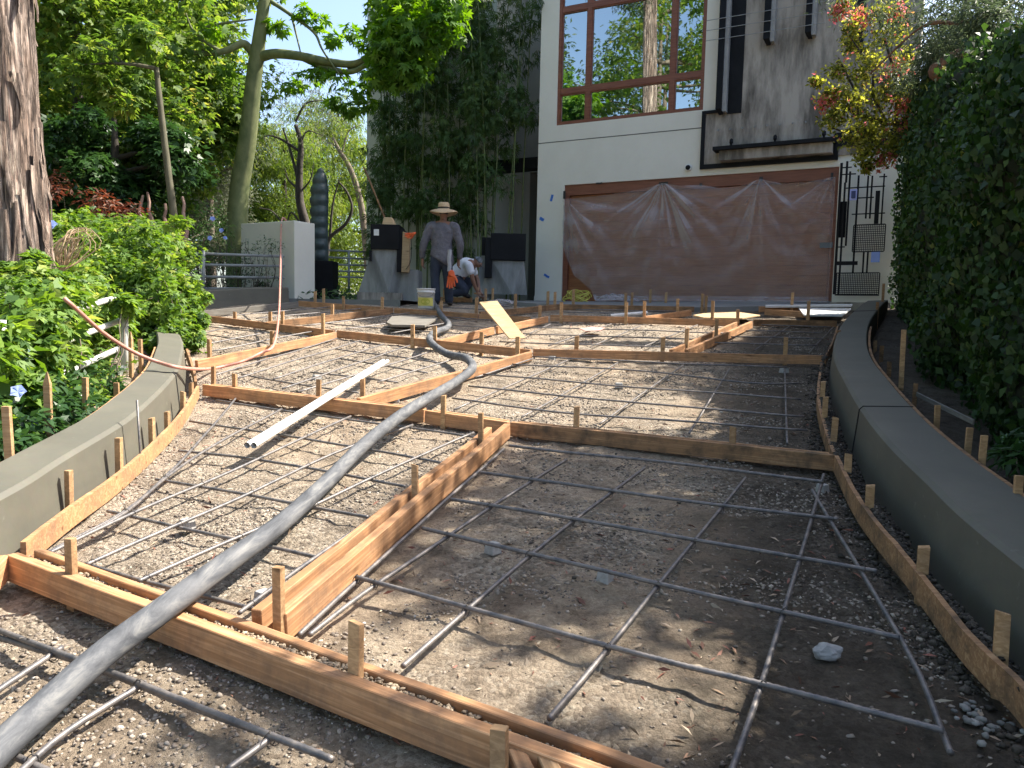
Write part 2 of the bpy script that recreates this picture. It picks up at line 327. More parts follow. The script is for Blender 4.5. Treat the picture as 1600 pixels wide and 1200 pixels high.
# ------------------------------------------------------------------ low curved walls
def lowwall(inner, width, side, name, label, h=.27, joints=()):
    pts = spline([(x, y, 0) for x, y in inner], 22); mb = MB(); n = len(pts); vs = []
    for i, p in enumerate(pts):
        t = (pts[min(i+1,n-1)]-pts[max(i-1,0)]).normalized(); o = Vector((-t.y, t.x, 0))*side
        z = gz(p.x, p.y); q = p + o*width
        bt = -o*.035
        prof = [(p+bt, z-.15), (p, z+h-.018), (p+o*.018, z+h), (q-o*.01, z+h+.012), (q, z+h), (q, z-.2)]
        vs += [(a.x, a.y, b) for a, b in prof]
    k = 6; fs = [(i*k+j, i*k+j+1, (i+1)*k+j+1, (i+1)*k+j) for i in range(n-1) for j in range(k-1)]
    if side > 0: fs = [f[::-1] for f in fs]
    fs += [tuple(range(k)), tuple((n-1)*k+j for j in range(k))[::-1]]
    mb.add(vs, fs)
    root = thing(name, label, 'low wall', (pts[0].x, pts[0].y, gz(pts[0].x, pts[0].y)))
    mb.build('wall_body', FRESH, root, smooth=False)
    mj = MB()
    for jy in joints:
        i = min(range(1, n-1), key=lambda q_: abs(pts[q_].y-jy)); p = pts[i]
        t = (pts[i+1]-pts[i-1]).normalized(); o = Vector((-t.y, t.x, 0))*side; z = gz(p.x, p.y)
        path = [(p-o*.037, z-.1), (p-o*.003, z+h-.018), (p+o*.016, z+h+.002), (p+o*width, z+h+.014)]
        mj.tube([(a.x, a.y, b) for a, b in path], .0035, 5)
    if joints: mj.build('control_joint', DARK, root)
    return pts
RW = [(1.30,.4),(1.40,1.4),(1.50,2.1),(1.58,2.58),(1.67,2.96),(1.81,3.55),(2.05,4.38),(2.30,5.15),(2.7,6.3),(3.18,7.4),(3.8,8.65),(4.72,10.3),(5.15,11.0)]
LW = [(-1.86,.6),(-1.83,1.6),(-1.87,2.7),(-1.95,3.24),(-2.09,4.14),(-2.41,5.34),(-2.78,6.3),(-3.08,6.98),(-3.7,8.2),(-4.4,9.7),(-4.95,11.0)]
lowwall(RW, .28, -1, 'low_wall', 'curved grey plastered low wall along the right side of the driveway below the hedge', .28, (4.38, 9.6))
lowwall(LW, .21, 1, 'low_wall', 'curved grey plastered low wall along the left side below the vines', .27, (5.34,))
lowwall([(-6.4,10.2),(-5.0,11.9),(-3.95,13.2)], .22, 1, 'low_wall', 'short dark grey low wall at the back left below the metal rail', .27)
# ------------------------------------------------------------------ form boards
BG = 'form boards laid out over the driveway'
def board(p, q, label, mat=WOOD, hgt=.089, th=.038, group=BG, name='form_board', cat='form board', warp=.0):
    p = Vector(p); q = Vector(q); d = q-p; L = d.length; x = d.normalized(); y = Vector((0,0,1)).cross(x).normalized(); z = x.cross(y)
    n = max(2, int(L/.25)); bm = bmesh.new(); vs = []
    for i in range(n+1):
        t = i/n*L; w_ = (nz(p.x+t, p.y, 1.3, 5)*.006 + warp*math.sin(math.pi*i/n))
        vs.append([bm.verts.new((t, yy+w_, zz + nz(t, p.x+yy, 2.0, 11)*.003)) for yy, zz in ((-th/2,-hgt),(th/2,-hgt),(th/2,0),(-th/2,0))])
    for i in range(n):
        for j in range(4): bm.faces.new((vs[i][j], vs[i][(j+1)%4], vs[i+1][(j+1)%4], vs[i+1][j])[::-1])
    bm.faces.new(vs[0][::-1][::-1]); bm.faces.new(vs[-1][::-1])
    bmesh.ops.recalc_face_normals(bm, faces=bm.faces)
    me = bpy.data.meshes.new(name); bm.to_mesh(me); bm.free()
    o = link(name, me, mat); mw = Matrix((x, y, z)).transposed().to_4x4(); mw.translation = p; o.matrix_world = mw
    b = o.modifiers.new('bevel', 'BEVEL'); b.width = .0025; b.segments = 1
    return tag(o, label, cat, group)
def curveboard(pts, label, mat, hgt=.089, th=.02, n=8):
    P = spline(pts, n); k = len(P); mb = MB(); vs = []
    for i, p in enumerate(P):
        t = P[min(i+1,k-1)]-P[max(i-1,0)]; t.z = 0; t.normalize(); o = Vector((-t.y, t.x, 0))
        j = nz(p.x, p.y, 9, 2)*.004
        for a, zz in ((-th/2,-hgt),(th/2,-hgt),(th/2,j),(-th/2,j)): vs.append(p+o*a+Vector((0,0,zz)))
    fs = [(i*4+j, i*4+(j+1)%4, (i+1)*4+(j+1)%4, (i+1)*4+j) for i in range(k-1) for j in range(4)]+[(3,2,1,0),((k-1)*4,(k-1)*4+1,(k-1)*4+2,(k-1)*4+3)]
    mb.add(vs, fs); o = mb.build('form_board', mat); return tag(o, label, 'form board', BG)
HB = .10
def gb(a, b, label, mat=WOOD, h=HB, off=(0,0,0), **k):
    p = G(*a, h)+Vector(off); q = G(*b, h)+Vector(off); return board(p, q, label, mat, **k)
# nearest cross row (two boards with a gap filled by the stakes)
a1 = G(10,866,.11); b1 = G(771,1150,.11); dA = (b1-a1).normalized(); a1n = Vector((-dA.y, dA.x, 0)).normalized()
board(a1+a1n*.019, a1+a1n*.019+dA*2.75, 'long front board of the nearest doubled cross row, under the big hose', WOOD, .095, .04)
board(a1+a1n*.095+dA*.02, a1+a1n*.095+dA*2.75-Vector((0,0,.004)), 'thinner rear board of the nearest doubled cross row', WOOD, .089, .03)
gb((-60,930), (4,868), 'cut board end at the left frame edge meeting the nearest cross row', h=.11)
pS = G(806,1168,.10); board(pS, pS+Vector((.10,-.38,0)), 'short stub board pointing to the viewer beside the front stake', WOODD)
pS = G(842,1172,.10); board(pS+Vector((.01,-.01,0)), pS+Vector((.10,-.38,0)), 'second short stub board at the bottom of the nearest row', WOODP)
# middle row
def row(a, b, label, back=None, mat=WOOD, gap=.075):
    p = G(*a, HB); q = G(*b, HB); d = (q-p).normalized(); nn = Vector((-d.y, d.x, 0)).normalized()
    board(p+nn*.019, q+nn*.019, label, mat)
    if back: board(p+nn*gap+d*.03, q+nn*gap-d*.03, back, mat, .086, .03)
row((316,601), (662,640), 'left front board of the second cross row, under the white pipes', 'rear board behind the left part of the second cross row')
row((664,641), (793,660), 'short front board of the second cross row between the hose and the lengthwise board', 'short rear board behind the hose in the second cross row')
row((797,660), (1306,712), 'right front board of the second cross row, stained dark near its right end', 'rear board behind the right part of the second cross row', WOODD)
row((304,491), (520,516), 'left board of the third cross row beside the vines')
row((526,516), (828,546), 'middle board of the third cross row, crossed by the big hose')
row((833,545), (1287,556), 'right board of the third cross row with a stained middle')
row((466,470), (612,481), 'left board of the fourth cross row in the shade')
row((616,481), (746,490), 'shaded board of the fourth cross row behind the bucket')
row((748,490), (828,495), 'short shaded board of the fourth cross row behind the leaning plank')
row((860,492), (1150,500), 'sunlit long board of the fourth cross row')
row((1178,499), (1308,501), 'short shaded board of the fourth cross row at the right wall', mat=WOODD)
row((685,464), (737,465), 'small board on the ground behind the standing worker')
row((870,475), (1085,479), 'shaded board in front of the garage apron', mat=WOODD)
row((1187,479), (1253,478), 'short brown board lying by the garage apron under the tall stake')
row((1195,483), (1262,487), 'wide board tongue lying flat behind the grey plywood sheet')
# lengthwise boards
p = G(437,956,.105); q = G(793,662,.10); d = (q-p).normalized(); nn = Vector((-d.y, d.x, 0)).normalized()
board(p-nn*.0, q, 'right board of the doubled lengthwise row in the foreground, dappled with shade', WOOD, .092, .04)
board(p+nn*.082-d*.0, q+nn*.082-d*.12, 'left board of the doubled lengthwise row in the foreground', WOOD, .088, .035)
gb((560,622), (829,549), 'lengthwise board between the second and third cross rows, under the hose bend')
gb((1072,546), (1174,502), 'sunlit lengthwise board near the right end of the third cross row')
gb((1048,546), (1150,503), 'second lengthwise board doubled behind the sunlit one on the right', h=.098)
gb((686,531), (770,511), 'shaded lower half of the lengthwise board left of the leaning plank')
gb((776,510), (855,494), 'bright upper half of the lengthwise board right of the leaning plank')
gb((306,563), (524,519), 'lengthwise board beside the pink hose on the left')
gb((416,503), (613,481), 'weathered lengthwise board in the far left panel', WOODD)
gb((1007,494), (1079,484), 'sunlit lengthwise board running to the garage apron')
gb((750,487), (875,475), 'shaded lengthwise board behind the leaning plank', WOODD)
gb((303,487), (465,471), 'grey weathered board along the back left low wall', GPLY)
# curved edge boards
curveboard([G(*q_, HB) for q_ in [(36,846),(114,787),(180,742),(240,691),(285,643),(309,603)]], 'curved orange form board along the left low wall', WOOD)
curveboard([G(*q_, HB) for q_ in [(306,596),(303,578),(292,545)]], 'short dark edge board at the left wall beside the pink hose', WOODD)
curveboard([G(*q_, .11) for q_ in [(1680,1180),(1600,1070),(1550,1022),(1500,976),(1433,890),(1346,783),(1307,712)]], 'long curved edge board along the right low wall in the foreground', WOODD)
curveboard([G(*q_, HB) for q_ in [(1303,706),(1290,668),(1280,630),(1279,602),(1284,565)]], 'curved mud-caked edge board in the middle of the right side', WOODD)
curveboard([G(*q_, HB) for q_ in [(1289,556),(1301,533),(1309,509)]], 'short mud-caked edge board at the far right', WOODD)
# outer form boards behind the low walls
def offcurve(inner, dist, side, y0, y1, h):
    P = [p for p in spline([(x, y, 0) for x, y in inner], 4)]; out = []
    for i in range(1, len(P)-1):
        t = (P[i+1]-P[i-1]).normalized(); q_ = P[i]+Vector((-t.y, t.x, 0))*side*dist
        if y0 <= q_.y <= y1: out.append(Vector((q_.x, q_.y, gz(q_.x, q_.y)+h)))
    return out
curveboard(offcurve(RW, .30, -1, .6, 8.5, .278), 'thin dark form board behind the right low wall', WOODD, .12, .02, 3)
curveboard(offcurve(LW, .225, 1, .8, 6.6, .268), 'thin orange form board behind the left low wall', WOOD, .12, .016, 3)
# ------------------------------------------------------------------ stakes
SG = 'wooden form stakes'
ORD = ['first','second','third','fourth','fifth','sixth','seventh','eighth','ninth','tenth','eleventh','twelfth','thirteenth','fourteenth']
def stake(u, vt, vb, label, wd=None, back=.0, h=HB, mat=WOODP, lean=0, off=None, pointed=False):
    b_ = G(u, vb, h); 
    if off: b_ = b_+Vector(off)
    y = b_.y+back; d = ray(u, vb); x = b_.x if off else d.x*y
    t_ = Y(u, vt, y); 
    if wd is None: wd = .034 if y < 6 else .042
    top = t_.z; bot = gz(x, y)-.12
    hw = wd/2; dp = hw*.62; rz = random.uniform(-.5, -.2); lx = random.uniform(-.02,.02)+lean; ly = random.uniform(-.015,.015)
    mb = MB(); ca, sa = math.cos(rz), math.sin(rz)
    def ring(z, k=1.0, jt=0):
        f = (z-bot); return [(x+(a*hw*k*ca-b*dp*k*sa)+lx*f, y+(a*hw*k*sa+b*dp*k*ca)+ly*f, z+jt*a*.003+jt*b*.002) for a, b in ((-1,-1),(1,-1),(1,1),(-1,1))]
    if pointed: mb.hexa(ring(bot), ring(top-.05)); mb.hexa(ring(top-.05), ring(top, .15))
    else: mb.hexa(ring(bot), ring(top, random.uniform(.95,1.03), random.choice((-1,1,.5))))
    o = mb.build('form_stake', mat, bevel=.0015); return tag(o, label, 'stake', SG)
def stakes(lst, where, **k):
    lst = sorted(lst)
    for i, s_ in enumerate(lst):
        lab = f'{ORD[i]} wooden stake from the left {where}' if len(lst) > 1 else f'single wooden stake {where}'
        stake(*s_[:3], lab, **k)
nrow = dict(off=(a1n.x*.057, a1n.y*.057, 0), h=.11)
for (u, vt, vb), lab in zip([(113,841,893),(555,973,1048),(783,1135,1180)], ['short wooden stake standing between the nearest doubled boards, left of the big hose','wooden stake standing between the nearest doubled boards at the picture centre','dark wooden stake at the bottom of the frame beside the stub boards']):
    b0 = G(u, vb, .11); stake(u, vt, vb, lab, wd=.036, h=.11)
stake(437,886,962,'wooden stake at the near corner where the lengthwise doubled boards begin', wd=.032, h=.10)
stake(650,726,772,'wooden stake in the middle of the doubled lengthwise boards, left side', wd=.028, h=.10)
stake(752,645,687,'wooden stake at the far end of the doubled lengthwise boards', wd=.03)
stakes([(186,684,735),(108,735,788),(238,653,690),(262,643,666),(285,612,636),(299,598,612)], 'behind the curved board at the left low wall', back=.05)
stakes([(333,572,597),(367,584,606),(497,593,619),(567,592,617),(693,618,648)], 'along the left part of the second cross row', back=.05)
stakes([(900,635,668),(1145,667,694)], 'along the right part of the second cross row', back=.05)
stakes([(505,490,517),(645,507,529),(680,509,532),(752,519,538),(809,526,547)], 'along the middle of the third cross row', back=.04)
stakes([(900,525,546),(1035,527,550),(1227,527,555)], 'along the right board of the third cross row', back=.04)
stakes([(328,530,553),(425,517,532)], 'behind the lengthwise board by the pink hose')
stakes([(1072,513,537),(1119,498,520)], 'against the sunlit lengthwise board on the right')
stakes([(367,487,497),(422,487,500),(441,486,506)], 'behind the left board of the third cross row', back=.04)
stakes([(519,475,489),(537,463,476),(597,464,481)], 'in the shade along the far left panel', back=.04)
stakes([(689,470,481),(744,465,488),(805,459,480)], 'along the shaded fourth row behind the leaning plank', back=.04)
stakes([(843,477,495),(877,472,493),(978,472,496),(1007,471,494),(1059,467,486),(1113,470,499),(1153,484,503)], 'along the sunlit fourth cross row', back=.04)
stakes([(1237,457,479),(1262,470,500)], 'beside the white boards at the far right', back=.04)
stakes([(694,451,465),(746,449,466),(759,451,466),(770,450,466)], 'behind the two workers and in front of the planters')
stakes([(827,447,463),(832,448,463),(856,455,473),(867,456,473),(896,452,472)], 'on the apron left of the yellow cord coil')
stakes([(977,458,476),(987,457,474),(1016,452,468),(1040,457,469),(1097,459,478),(1103,462,478),(1200,453,469)], 'in front of the plastic sheet on the garage door')
stakes([(492,455,471),(506,451,466)], 'below the dark sculpture')
stakes([(1285,596,622),(1288,620,655),(1301,652,692),(1325,709,742),(1359,758,800)], 'behind the mud-caked curved board on the right', back=.05)
stake(1440,854,905,'wooden stake behind the right edge board, upper of the two large ones in the foreground', back=.05, wd=.036)
stake(1565,957,1036,'largest wooden stake behind the right edge board, near the right frame edge', back=.04, wd=.036)
stake(1310,516,545,'short dark stake at the far end of the right edge boards', mat=WOODD)
# stakes behind the low walls (outside)
def ostake(u, vt, vb, y, label, wd=.034, mat=WOODP, pointed=False):
    p_ = Y(u, vb, y); t_ = Y(u, vt, y); hw = wd/2; mb = MB(); rz = random.uniform(-.4,.1); lean = random.uniform(-.03,.03)
    ca, sa = math.cos(rz), math.sin(rz)
    zb = ground_z(p_.x, y)-.15
    def ring(z, k=1): return [(p_.x+(a*hw*k*ca-b*hw*.6*k*sa)+lean*(z-zb), y+(a*hw*k*sa+b*hw*.6*k*ca), z) for a, b in ((-1,-1),(1,-1),(1,1),(-1,1))]
    if pointed: mb.hexa(ring(zb), ring(t_.z-.06)); mb.hexa(ring(t_.z-.06), ring(t_.z, .2))
    else: mb.hexa(ring(zb), ring(t_.z))
    return tag(mb.build('form_stake', mat, bevel=.0015), label, 'stake', SG)
for (u, vt, vb, y, pt), i in zip([(19,635,720,3.2,0),(77,581,680,3.75,1),(134,590,644,4.5,0),(183,598,621,5.1,0),(205,518,576,6.0,1),(222,530,584,6.15,0)], range(6)):
    ostake(u, vt, vb, y, f'{ORD[i]} wooden stake from the left among the vines behind the left low wall', pointed=bool(pt))
for (u, vt, vb, y), i in zip([(1368,532,545,7.6),(1371,472,488,9.6),(1376,540,562,6.9),(1379,443,472,10.6),(1389,565,582,6.2),(1409,515,593,5.6),(1428,599,626,5.0),(1465,633,662,4.1),(1510,668,698,3.55),(1532,680,716,3.25),(1591,743,761,2.75)], range(11)):
    ostake(u, vt, vb, y, ['short stake at the foot of the hedge where the right wall bends','thin dark stake at the far foot of the hedge','stub stake behind the right wall, just beyond the tall one','upright stake at the far end of the hedge beside the gate','low stub stake left of the tall hedge stake','tall wooden stake standing against the ivy hedge','wooden stake holding a broken lath under the hedge','square wooden stake behind the joint of the right low wall','wide pale stake behind the right low wall','wooden stake with a splash of white paint behind the right low wall','low stake at the right frame edge beside the low wall'][i], mat=WOODD if i in (1,2,4,6) else WOODP, wd=.034 if y > 5 else .028)
p_ = Y(1432,612,5.0); q_ = Y(1522,655,3.9); board(p_, q_, 'broken grey lath lying against the stakes under the ivy hedge', GPLY, .03, .012, group=None, name='wooden_lath', cat='lath')
# white paint splash on the tenth stake
y_ = 3.25; mb = MB(); mb.add([Y(1526,684,y_-.02), Y(1533,682,y_-.02), Y(1534,712,y_-.02), Y(1525,714,y_-.02), Y(1528,700,y_-.02)], [(0,4,3),(0,1,2),(0,2,4),(4,2,3)])
# ------------------------------------------------------------------ rebar
RG = 'reinforcing bars in the driveway panels'
ALLBARS = []
def bar(pxs, label, h=.05, r=.0075):
    pts = [G(u, v, h) for u, v in pxs]
    if len(pts) > 2: pts = spline(pts, 4)
    mb = MB(); 
    fine = []
    for a, b in zip(pts, pts[1:]):
        k = max(1, int((b-a).length/(.009 if (a.y+b.y)/2 < 4.4 else .12))); fine += [a.lerp(b, i/k) for i in range(k)]
    fine.append(pts[-1]); 
    fine = [p+Vector((0,0,nz(p.x,p.y,1.1,21)*.012)) for p in fine]
    mb.tube(fine, [r*(1+(.09 if i%2 else -.07)) for i in range(len(fine))] if len(fine) > 80 else r, 7); o = tag(mb.build('rebar', REBAR, smooth=True), label, 'rebar', RG); ALLBARS.append((o, pts, h)); return o
def bars(lst, fmt, **k):
    for i, pl in enumerate(lst): bar(pl, fmt.format(ORD[i]), **k)
bars([[(640,676),(800,696),(1040,722),(1287,751)],[(750,737),(1000,773),(1310,808)],[(704,781),(1000,829),(1371,890)],[(660,825),(1000,906),(1406,998)],[(556,902),(1000,1021),(1183,1067),(1475,1138)]][0:0], '{}')
bars([[(795,695),(1040,722),(1287,751)],[(750,737),(1000,773),(1310,808)],[(704,781),(1000,829),(1371,890)],[(660,825),(1000,906),(1406,998)],[(556,902),(1000,1021),(1183,1067),(1475,1138)]], '{} crosswise rebar from the back in the large shaded front panel', h=.055, r=.008)
bars([[(467,996),(620,850),(787,700)],[(483,996),(600,905),(762,796),(885,717)],[(629,1046),(825,872),(1008,731)],[(858,1121),(1000,950),(1165,746)],[(1140,1210),(1190,1065),(1250,871),(1287,742)],[(1269,765),(1408,1000),(1485,1180)]], '{} lengthwise rebar from the left in the large shaded front panel', h=.04, r=.008)
bars([[(75,862),(195,800),(262,740),(300,702),(368,623)],[(105,850),(195,803),(262,745),(332,697),(440,638)],[(78,862),(180,815),(255,782),(400,719),(548,650)],[(135,882),(270,821),(400,765),(546,700),(645,664)],[(216,908),(400,825),(504,781),(683,700),(740,676)],[(373,960),(500,867),(645,762),(745,690)]], '{} lengthwise rebar from the left in the sunlit front left panel', h=.055)
bars([[(338,626),(700,678),(745,686)],[(296,657),(542,697),(690,722)],[(279,704),(400,719),(633,760)],[(243,749),(400,773),(575,806)],[(168,800),(375,842),(500,873)],[(133,880),(250,917),(412,959)]], '{} crosswise rebar from the back in the sunlit front left panel', h=.04)
bars([[(332,587),(527,529)],[(372,590),(563,532)],[(427,592),(600,537)],[(441,608),(640,540)],[(466,613),(674,550)],[(590,597),(735,553)]], '{} lengthwise rebar from the left in the panel under the end of the white pipes', h=.055)
bars([[(524,545),(684,566)],[(529,560),(668,583)],[(485,582),(621,597)],[(377,584),(474,602),(560,614)],[(440,540),(700,556)]][:4], '{} crosswise rebar from the back in the panel under the end of the white pipes', h=.04)
bars([[(832,557),(1000,565),(1230,575)],[(800,569),(1000,580),(1170,598),(1252,600)],[(755,584),(1000,606),(1252,624)],[(732,604),(1000,630),(1257,649)],[(707,624),(900,646),(1262,672)]], '{} crosswise rebar from the back in the panel right of the hose bend', h=.055)
bars([[(742,590),(835,559)],[(710,642),(787,607),(891,561)],[(815,652),(925,590),(965,567)],[(937,662),(1022,602),(1067,571)],[(1077,677),(1140,576)],[(1230,694),(1226,577)]], '{} lengthwise rebar from the left in the panel right of the hose bend', h=.04)
bars([[(825,511),(1130,520)],[(817,521),(1110,531)],[(780,534),(1060,543)]], '{} crosswise rebar from the back in the bright far panel', h=.055)
bars([[(790,538),(860,506)],[(857,540),(955,506)],[(922,542),(1000,510)],[(1002,543),(1090,507)]], '{} lengthwise rebar from the left in the bright far panel', h=.04)
bars([[(1190,508),(1298,511)],[(1165,517),(1292,520)],[(1142,526),(1286,530)],[(1117,536),(1278,540)]], '{} crosswise rebar from the back in the far right panel', h=.055)
bars([[(1180,547),(1235,509)],[(1264,551),(1302,511)]], '{} lengthwise rebar from the left in the far right panel', h=.04)
bars([[(304,540),(416,520)],[(332,548),(490,518)],[(290,528),(348,513)]], '{} lengthwise rebar in the shaded panel beside the vines', h=.055)
bars([[(310,508),(480,527)],[(300,520),(420,537)]], '{} crosswise rebar in the shaded panel beside the vines', h=.04)
bars([[(440,503),(560,490)],[(480,509),(640,489)],[(540,514),(690,494)],[(610,520),(735,498)]], '{} lengthwise rebar in the shaded panel around the grey plywood', h=.055)
bars([[(500,505),(760,525)],[(560,497),(800,515)],[(610,490),(800,502)]], '{} crosswise rebar in the shaded panel around the grey plywood', h=.04)
bars([[(320,489),(440,478)],[(350,494),(520,479)],[(400,498),(580,481)]], '{} lengthwise rebar in the far left panel in front of the back low wall', h=.05)
bars([[(640,477),(760,484)],[(650,471),(800,479)],[(700,468),(850,474)]], '{} crosswise rebar in the shaded area around the workers', h=.05)
bars([[(880,488),(1010,490)],[(900,484),(1060,486)]], '{} crosswise rebar in the shaded strip before the apron', h=.05)
bars([[(-30,970),(0,982),(200,1063),(427,1150),(520,1192)]], '{} long crosswise rebar at the bottom left, under the big hose', h=.05, r=.0085)
bars([[(-30,985),(60,1010),(150,1046),(300,1102),(430,1157),(500,1186)]], 'overlapping crosswise rebar tied beside the long one at the bottom left', h=.035, r=.0085)
bars([[(-20,1083),(97,1010)],[(20,1212),(105,1143),(227,1067)],[(355,1210),(430,1153)]], '{} lengthwise rebar from the left in front of the nearest boards', h=.04, r=.0085)
bars([[(10,1172),(90,1206)]], 'short rebar at the bottom left corner under the big hose', h=.03, r=.0085)
# wire ties at the crossings nearest the viewer
TIE = simple('tie_wire', (.05,.045,.04), (.10,.08,.065), .6, 20)
for i, (oa, pa, ha) in enumerate(ALLBARS):
    for ob, pb, hb_ in ALLBARS[i+1:]:
        if ha == hb_: continue
        for a0, a1_ in zip(pa, pa[1:]):
            for b0, b1_ in zip(pb, pb[1:]):
                d1 = a1_-a0; d2 = b1_-b0; den = d1.x*d2.y-d1.y*d2.x
                if abs(den) < 1e-6: continue
                t_ = ((b0.x-a0.x)*d2.y-(b0.y-a0.y)*d2.x)/den; u_ = ((b0.x-a0.x)*d1.y-(b0.y-a0.y)*d1.x)/den
                if 0 <= t_ < 1 and 0 <= u_ < 1 and a0.y < 4.6:
                    c = a0+d1*t_; c.z = (a0.z+b0.z)/2+(d1.z*t_)*.5+nz(c.x,c.y,1.1,21)*.012; ph = (i*7)%5/5; e1 = (d1.normalized()+d2.normalized()).normalized(); e2 = (d1.normalized()-d2.normalized()).normalized()
                    mb = MB(); mb.tube([c+e1*(.013*math.cos(q))+Vector((0,0,.017*math.sin(q)))+e2*.004*math.sin(q*.5) for q in np.linspace(0,6.3,12)], .0016, 4); mb.tube([c+Vector((0,0,.016)), c+e2*.012+Vector((0,0,.026)), c+e2*(.02+.01*ph)+Vector((0,0,.022+.01*ph))], .0016, 4); mb.build('wire_tie', TIE, oa)
# loose upright pin by the left wall
p_ = G(214,712,HB); t_ = Y(214,625,p_.y+.05)
tag(MB().tube([(p_.x,p_.y+.05,p_.z-.2),(t_.x,t_.y,t_.z)], .006, 7).build('steel_pin', REBAR, smooth=True), 'thin dark steel pin standing against the left low wall', 'steel pin')
# spacer blocks
for (u, v), lab in zip([(293,824),(770,860),(946,905),(1285,766),(412,940),(1225,581),(967,605),(863,562),(617,626),(495,592)],
    ['on the sunny gravel of the front left panel','under a bar left of centre in the shaded front panel','under the lapped bars in the middle of the shaded front panel','at the far right corner of the shaded front panel','beside the stake at the near corner of the lengthwise boards','in the far right corner behind the second cross row','sunlit in the middle of the panel right of the hose bend','sunlit just in front of the third cross row','beside the big hose behind the second cross row','left of the white pipes behind the second cross row']):
    p_ = G(u, v, .0); s_ = .024 if p_.y < 4 else .032; mb = MB(); ca, sa = math.cos(.5+u), math.sin(.5+u)
    rg = lambda z, k: [(p_.x+(a*ca-b*sa)*s_*k, p_.y+(a*sa+b*ca)*s_*k, p_.z+z) for a, b in ((-1,-1),(1,-1),(1,1),(-1,1))]
    mb.hexa(rg(-.01,1.1), rg(.035,.9)); tag(mb.build('spacer_block', DOBIE, bevel=.004), 'small concrete spacer block '+lab, 'spacer block', 'concrete spacer blocks')
def rock(c, r, name, label, mat, cat):
    bm = bmesh.new(); bmesh.ops.create_icosphere(bm, subdivisions=3, radius=1)
    for v_ in bm.verts:
        k = 1+.35*noise.noise(v_.co*1.3+Vector(c)*3)+.12*noise.noise(v_.co*4+Vector(c)); v_.co = Vector((v_.co.x*r[0]*k, v_.co.y*r[1]*k, v_.co.z*r[2]*k))
    me = bpy.data.meshes.new(name); bm.to_mesh(me); bm.free(); o = link(name, me, mat, None, c); return tag(o, label, cat)
rock(G(1292,1020,.01), (.045,.03,.024), 'stone', 'large pale grey broken stone lying alone in the shaded front panel', simple('pale_stone', (.27,.265,.26), (.40,.39,.38), .8, 14, bs=.5), 'stone')
rock(G(430,826,.01), (.02,.016,.014), 'stone', 'small white stone beside the big hose', DOBIE, 'stone')
# ------------------------------------------------------------------ hoses and pipes
hp = [((-110,1290),.05),((-30,1195),.06),((70,1103),.085),((160,1022),.115),((255,951),.152),((350,884),.14),((440,818),.10),((510,754),.08),((570,694),.11),((628,648),.16),((672,620),.13),((710,598),.10),((738,575),.15),((728,560),.12),((702,554),.08),((682,543),.11),((671,530),.14),((680,519),.09),((697,513),.06),((701,506),.06),((690,493),.09),((683,482),.07),((676,470),.07)]
pts = spline([G(u, v, h) for (u, v), h in hp], 8)
mb = MB(); mb.tube(pts, .037, 28); tag(mb.build('concrete_pump_hose', HOSE, smooth=True), 'thick scuffed black rubber hose snaking over the form boards', 'hose')
pk = [Y(100,466,4.7), Y(116,480,4.75), Y(160,519,5.0), Y(205,548,5.25), Y(245,565,5.35), Y(285,575,5.45)]
pk += [G(330,576,.05), G(375,566,.06), G(408,551,.12), G(428,538,.16)]
b_ = G(434,520,.2); e_ = Y(440,346,13.85)
pk += [b_.lerp(e_, .18)-Vector((0,0,.13)), Y(438,430,b_.y+ (e_.y-b_.y)*.55), e_, e_+Vector((.02,.25,.0)), e_+Vector((.05,.45,-.5))]
tag(MB().tube(spline(pk, 8), .0135, 10).build('air_hose', PINK, smooth=True), 'long faded pink hose from the left railing over the wall at the back', 'hose')
for off, lab in ((0,'left one of two white plastic pipes lying on the form boards'),(.037,'right one of two white plastic pipes lying on the form boards')):
    a_ = G(386,696,.12)+Vector((off,0,0)); b_ = G(599,564,.13)+Vector((off,0,0)); r_ = .017
    mb = MB(); P = [a_.lerp(b_, k/6) for k in range(7)]
    mb.tube(P, r_, 14, cap=False); mb.tube(P[::-1], r_*.8, 14, cap=False)
    tag(mb.build('plastic_pipe', PVC, smooth=True), lab, 'pipe', 'white plastic pipes')
mb = MB(); mb.tube([G(953,494,.05), G(1010,489,.05)], .03, 12, cap=False); tag(mb.build('plastic_pipe', PVC, smooth=True), 'short white pipe lying in the shade beyond the bright panel', 'pipe')
# ------------------------------------------------------------------ sheets and planks
def slab(px, ths, name, label, mat, cat, ys=None, h=.05):
    top = [Y(u, v, ys[i]) if ys else G(u, v, h) for i, (u, v) in enumerate(px)]
    mb = MB(); k = len(top); mb.add(top+[p-Vector(ths) for p in top], [tuple(range(k))[::-1], tuple(range(k, 2*k))]+[(i,(i+1)%k,k+(i+1)%k,k+i) for i in range(k)])
    return tag(mb.build(name, mat, bevel=.003), label, cat)
slab([(748,473),(776,471),(820,529),(795,530)], (-.008,.02,-.008), 'leaning_plank', 'bright plywood plank leaning on the lengthwise form board', PLY, 'plank', [8.95,8.95,8.25,8.25])
slab([(604,503),(612,507),(664,508),(684,496),(640,492.5),(612,494)], (0,0,.03), 'plywood_sheet', 'grey plywood sheet with cut corners lying over the rebar in the shade', GPLY, 'board', h=.10)
slab([(1083,492),(1100,496),(1160,497),(1188,492),(1150,487),(1110,487.5)], (0,0,.02), 'plywood_sheet', 'pale oval plywood cut-out lying in the sun before the apron', PLY, 'board', h=.09)
slab([(1256,492),(1316,493),(1330,482),(1248,481)], (0,0,.02), 'white_sheet', 'white metal sheet lying at the foot of the right low wall', simple('white_sheet_metal', (.60,.61,.60), (.70,.70,.68), .4, 6), 'sheet', h=.10)
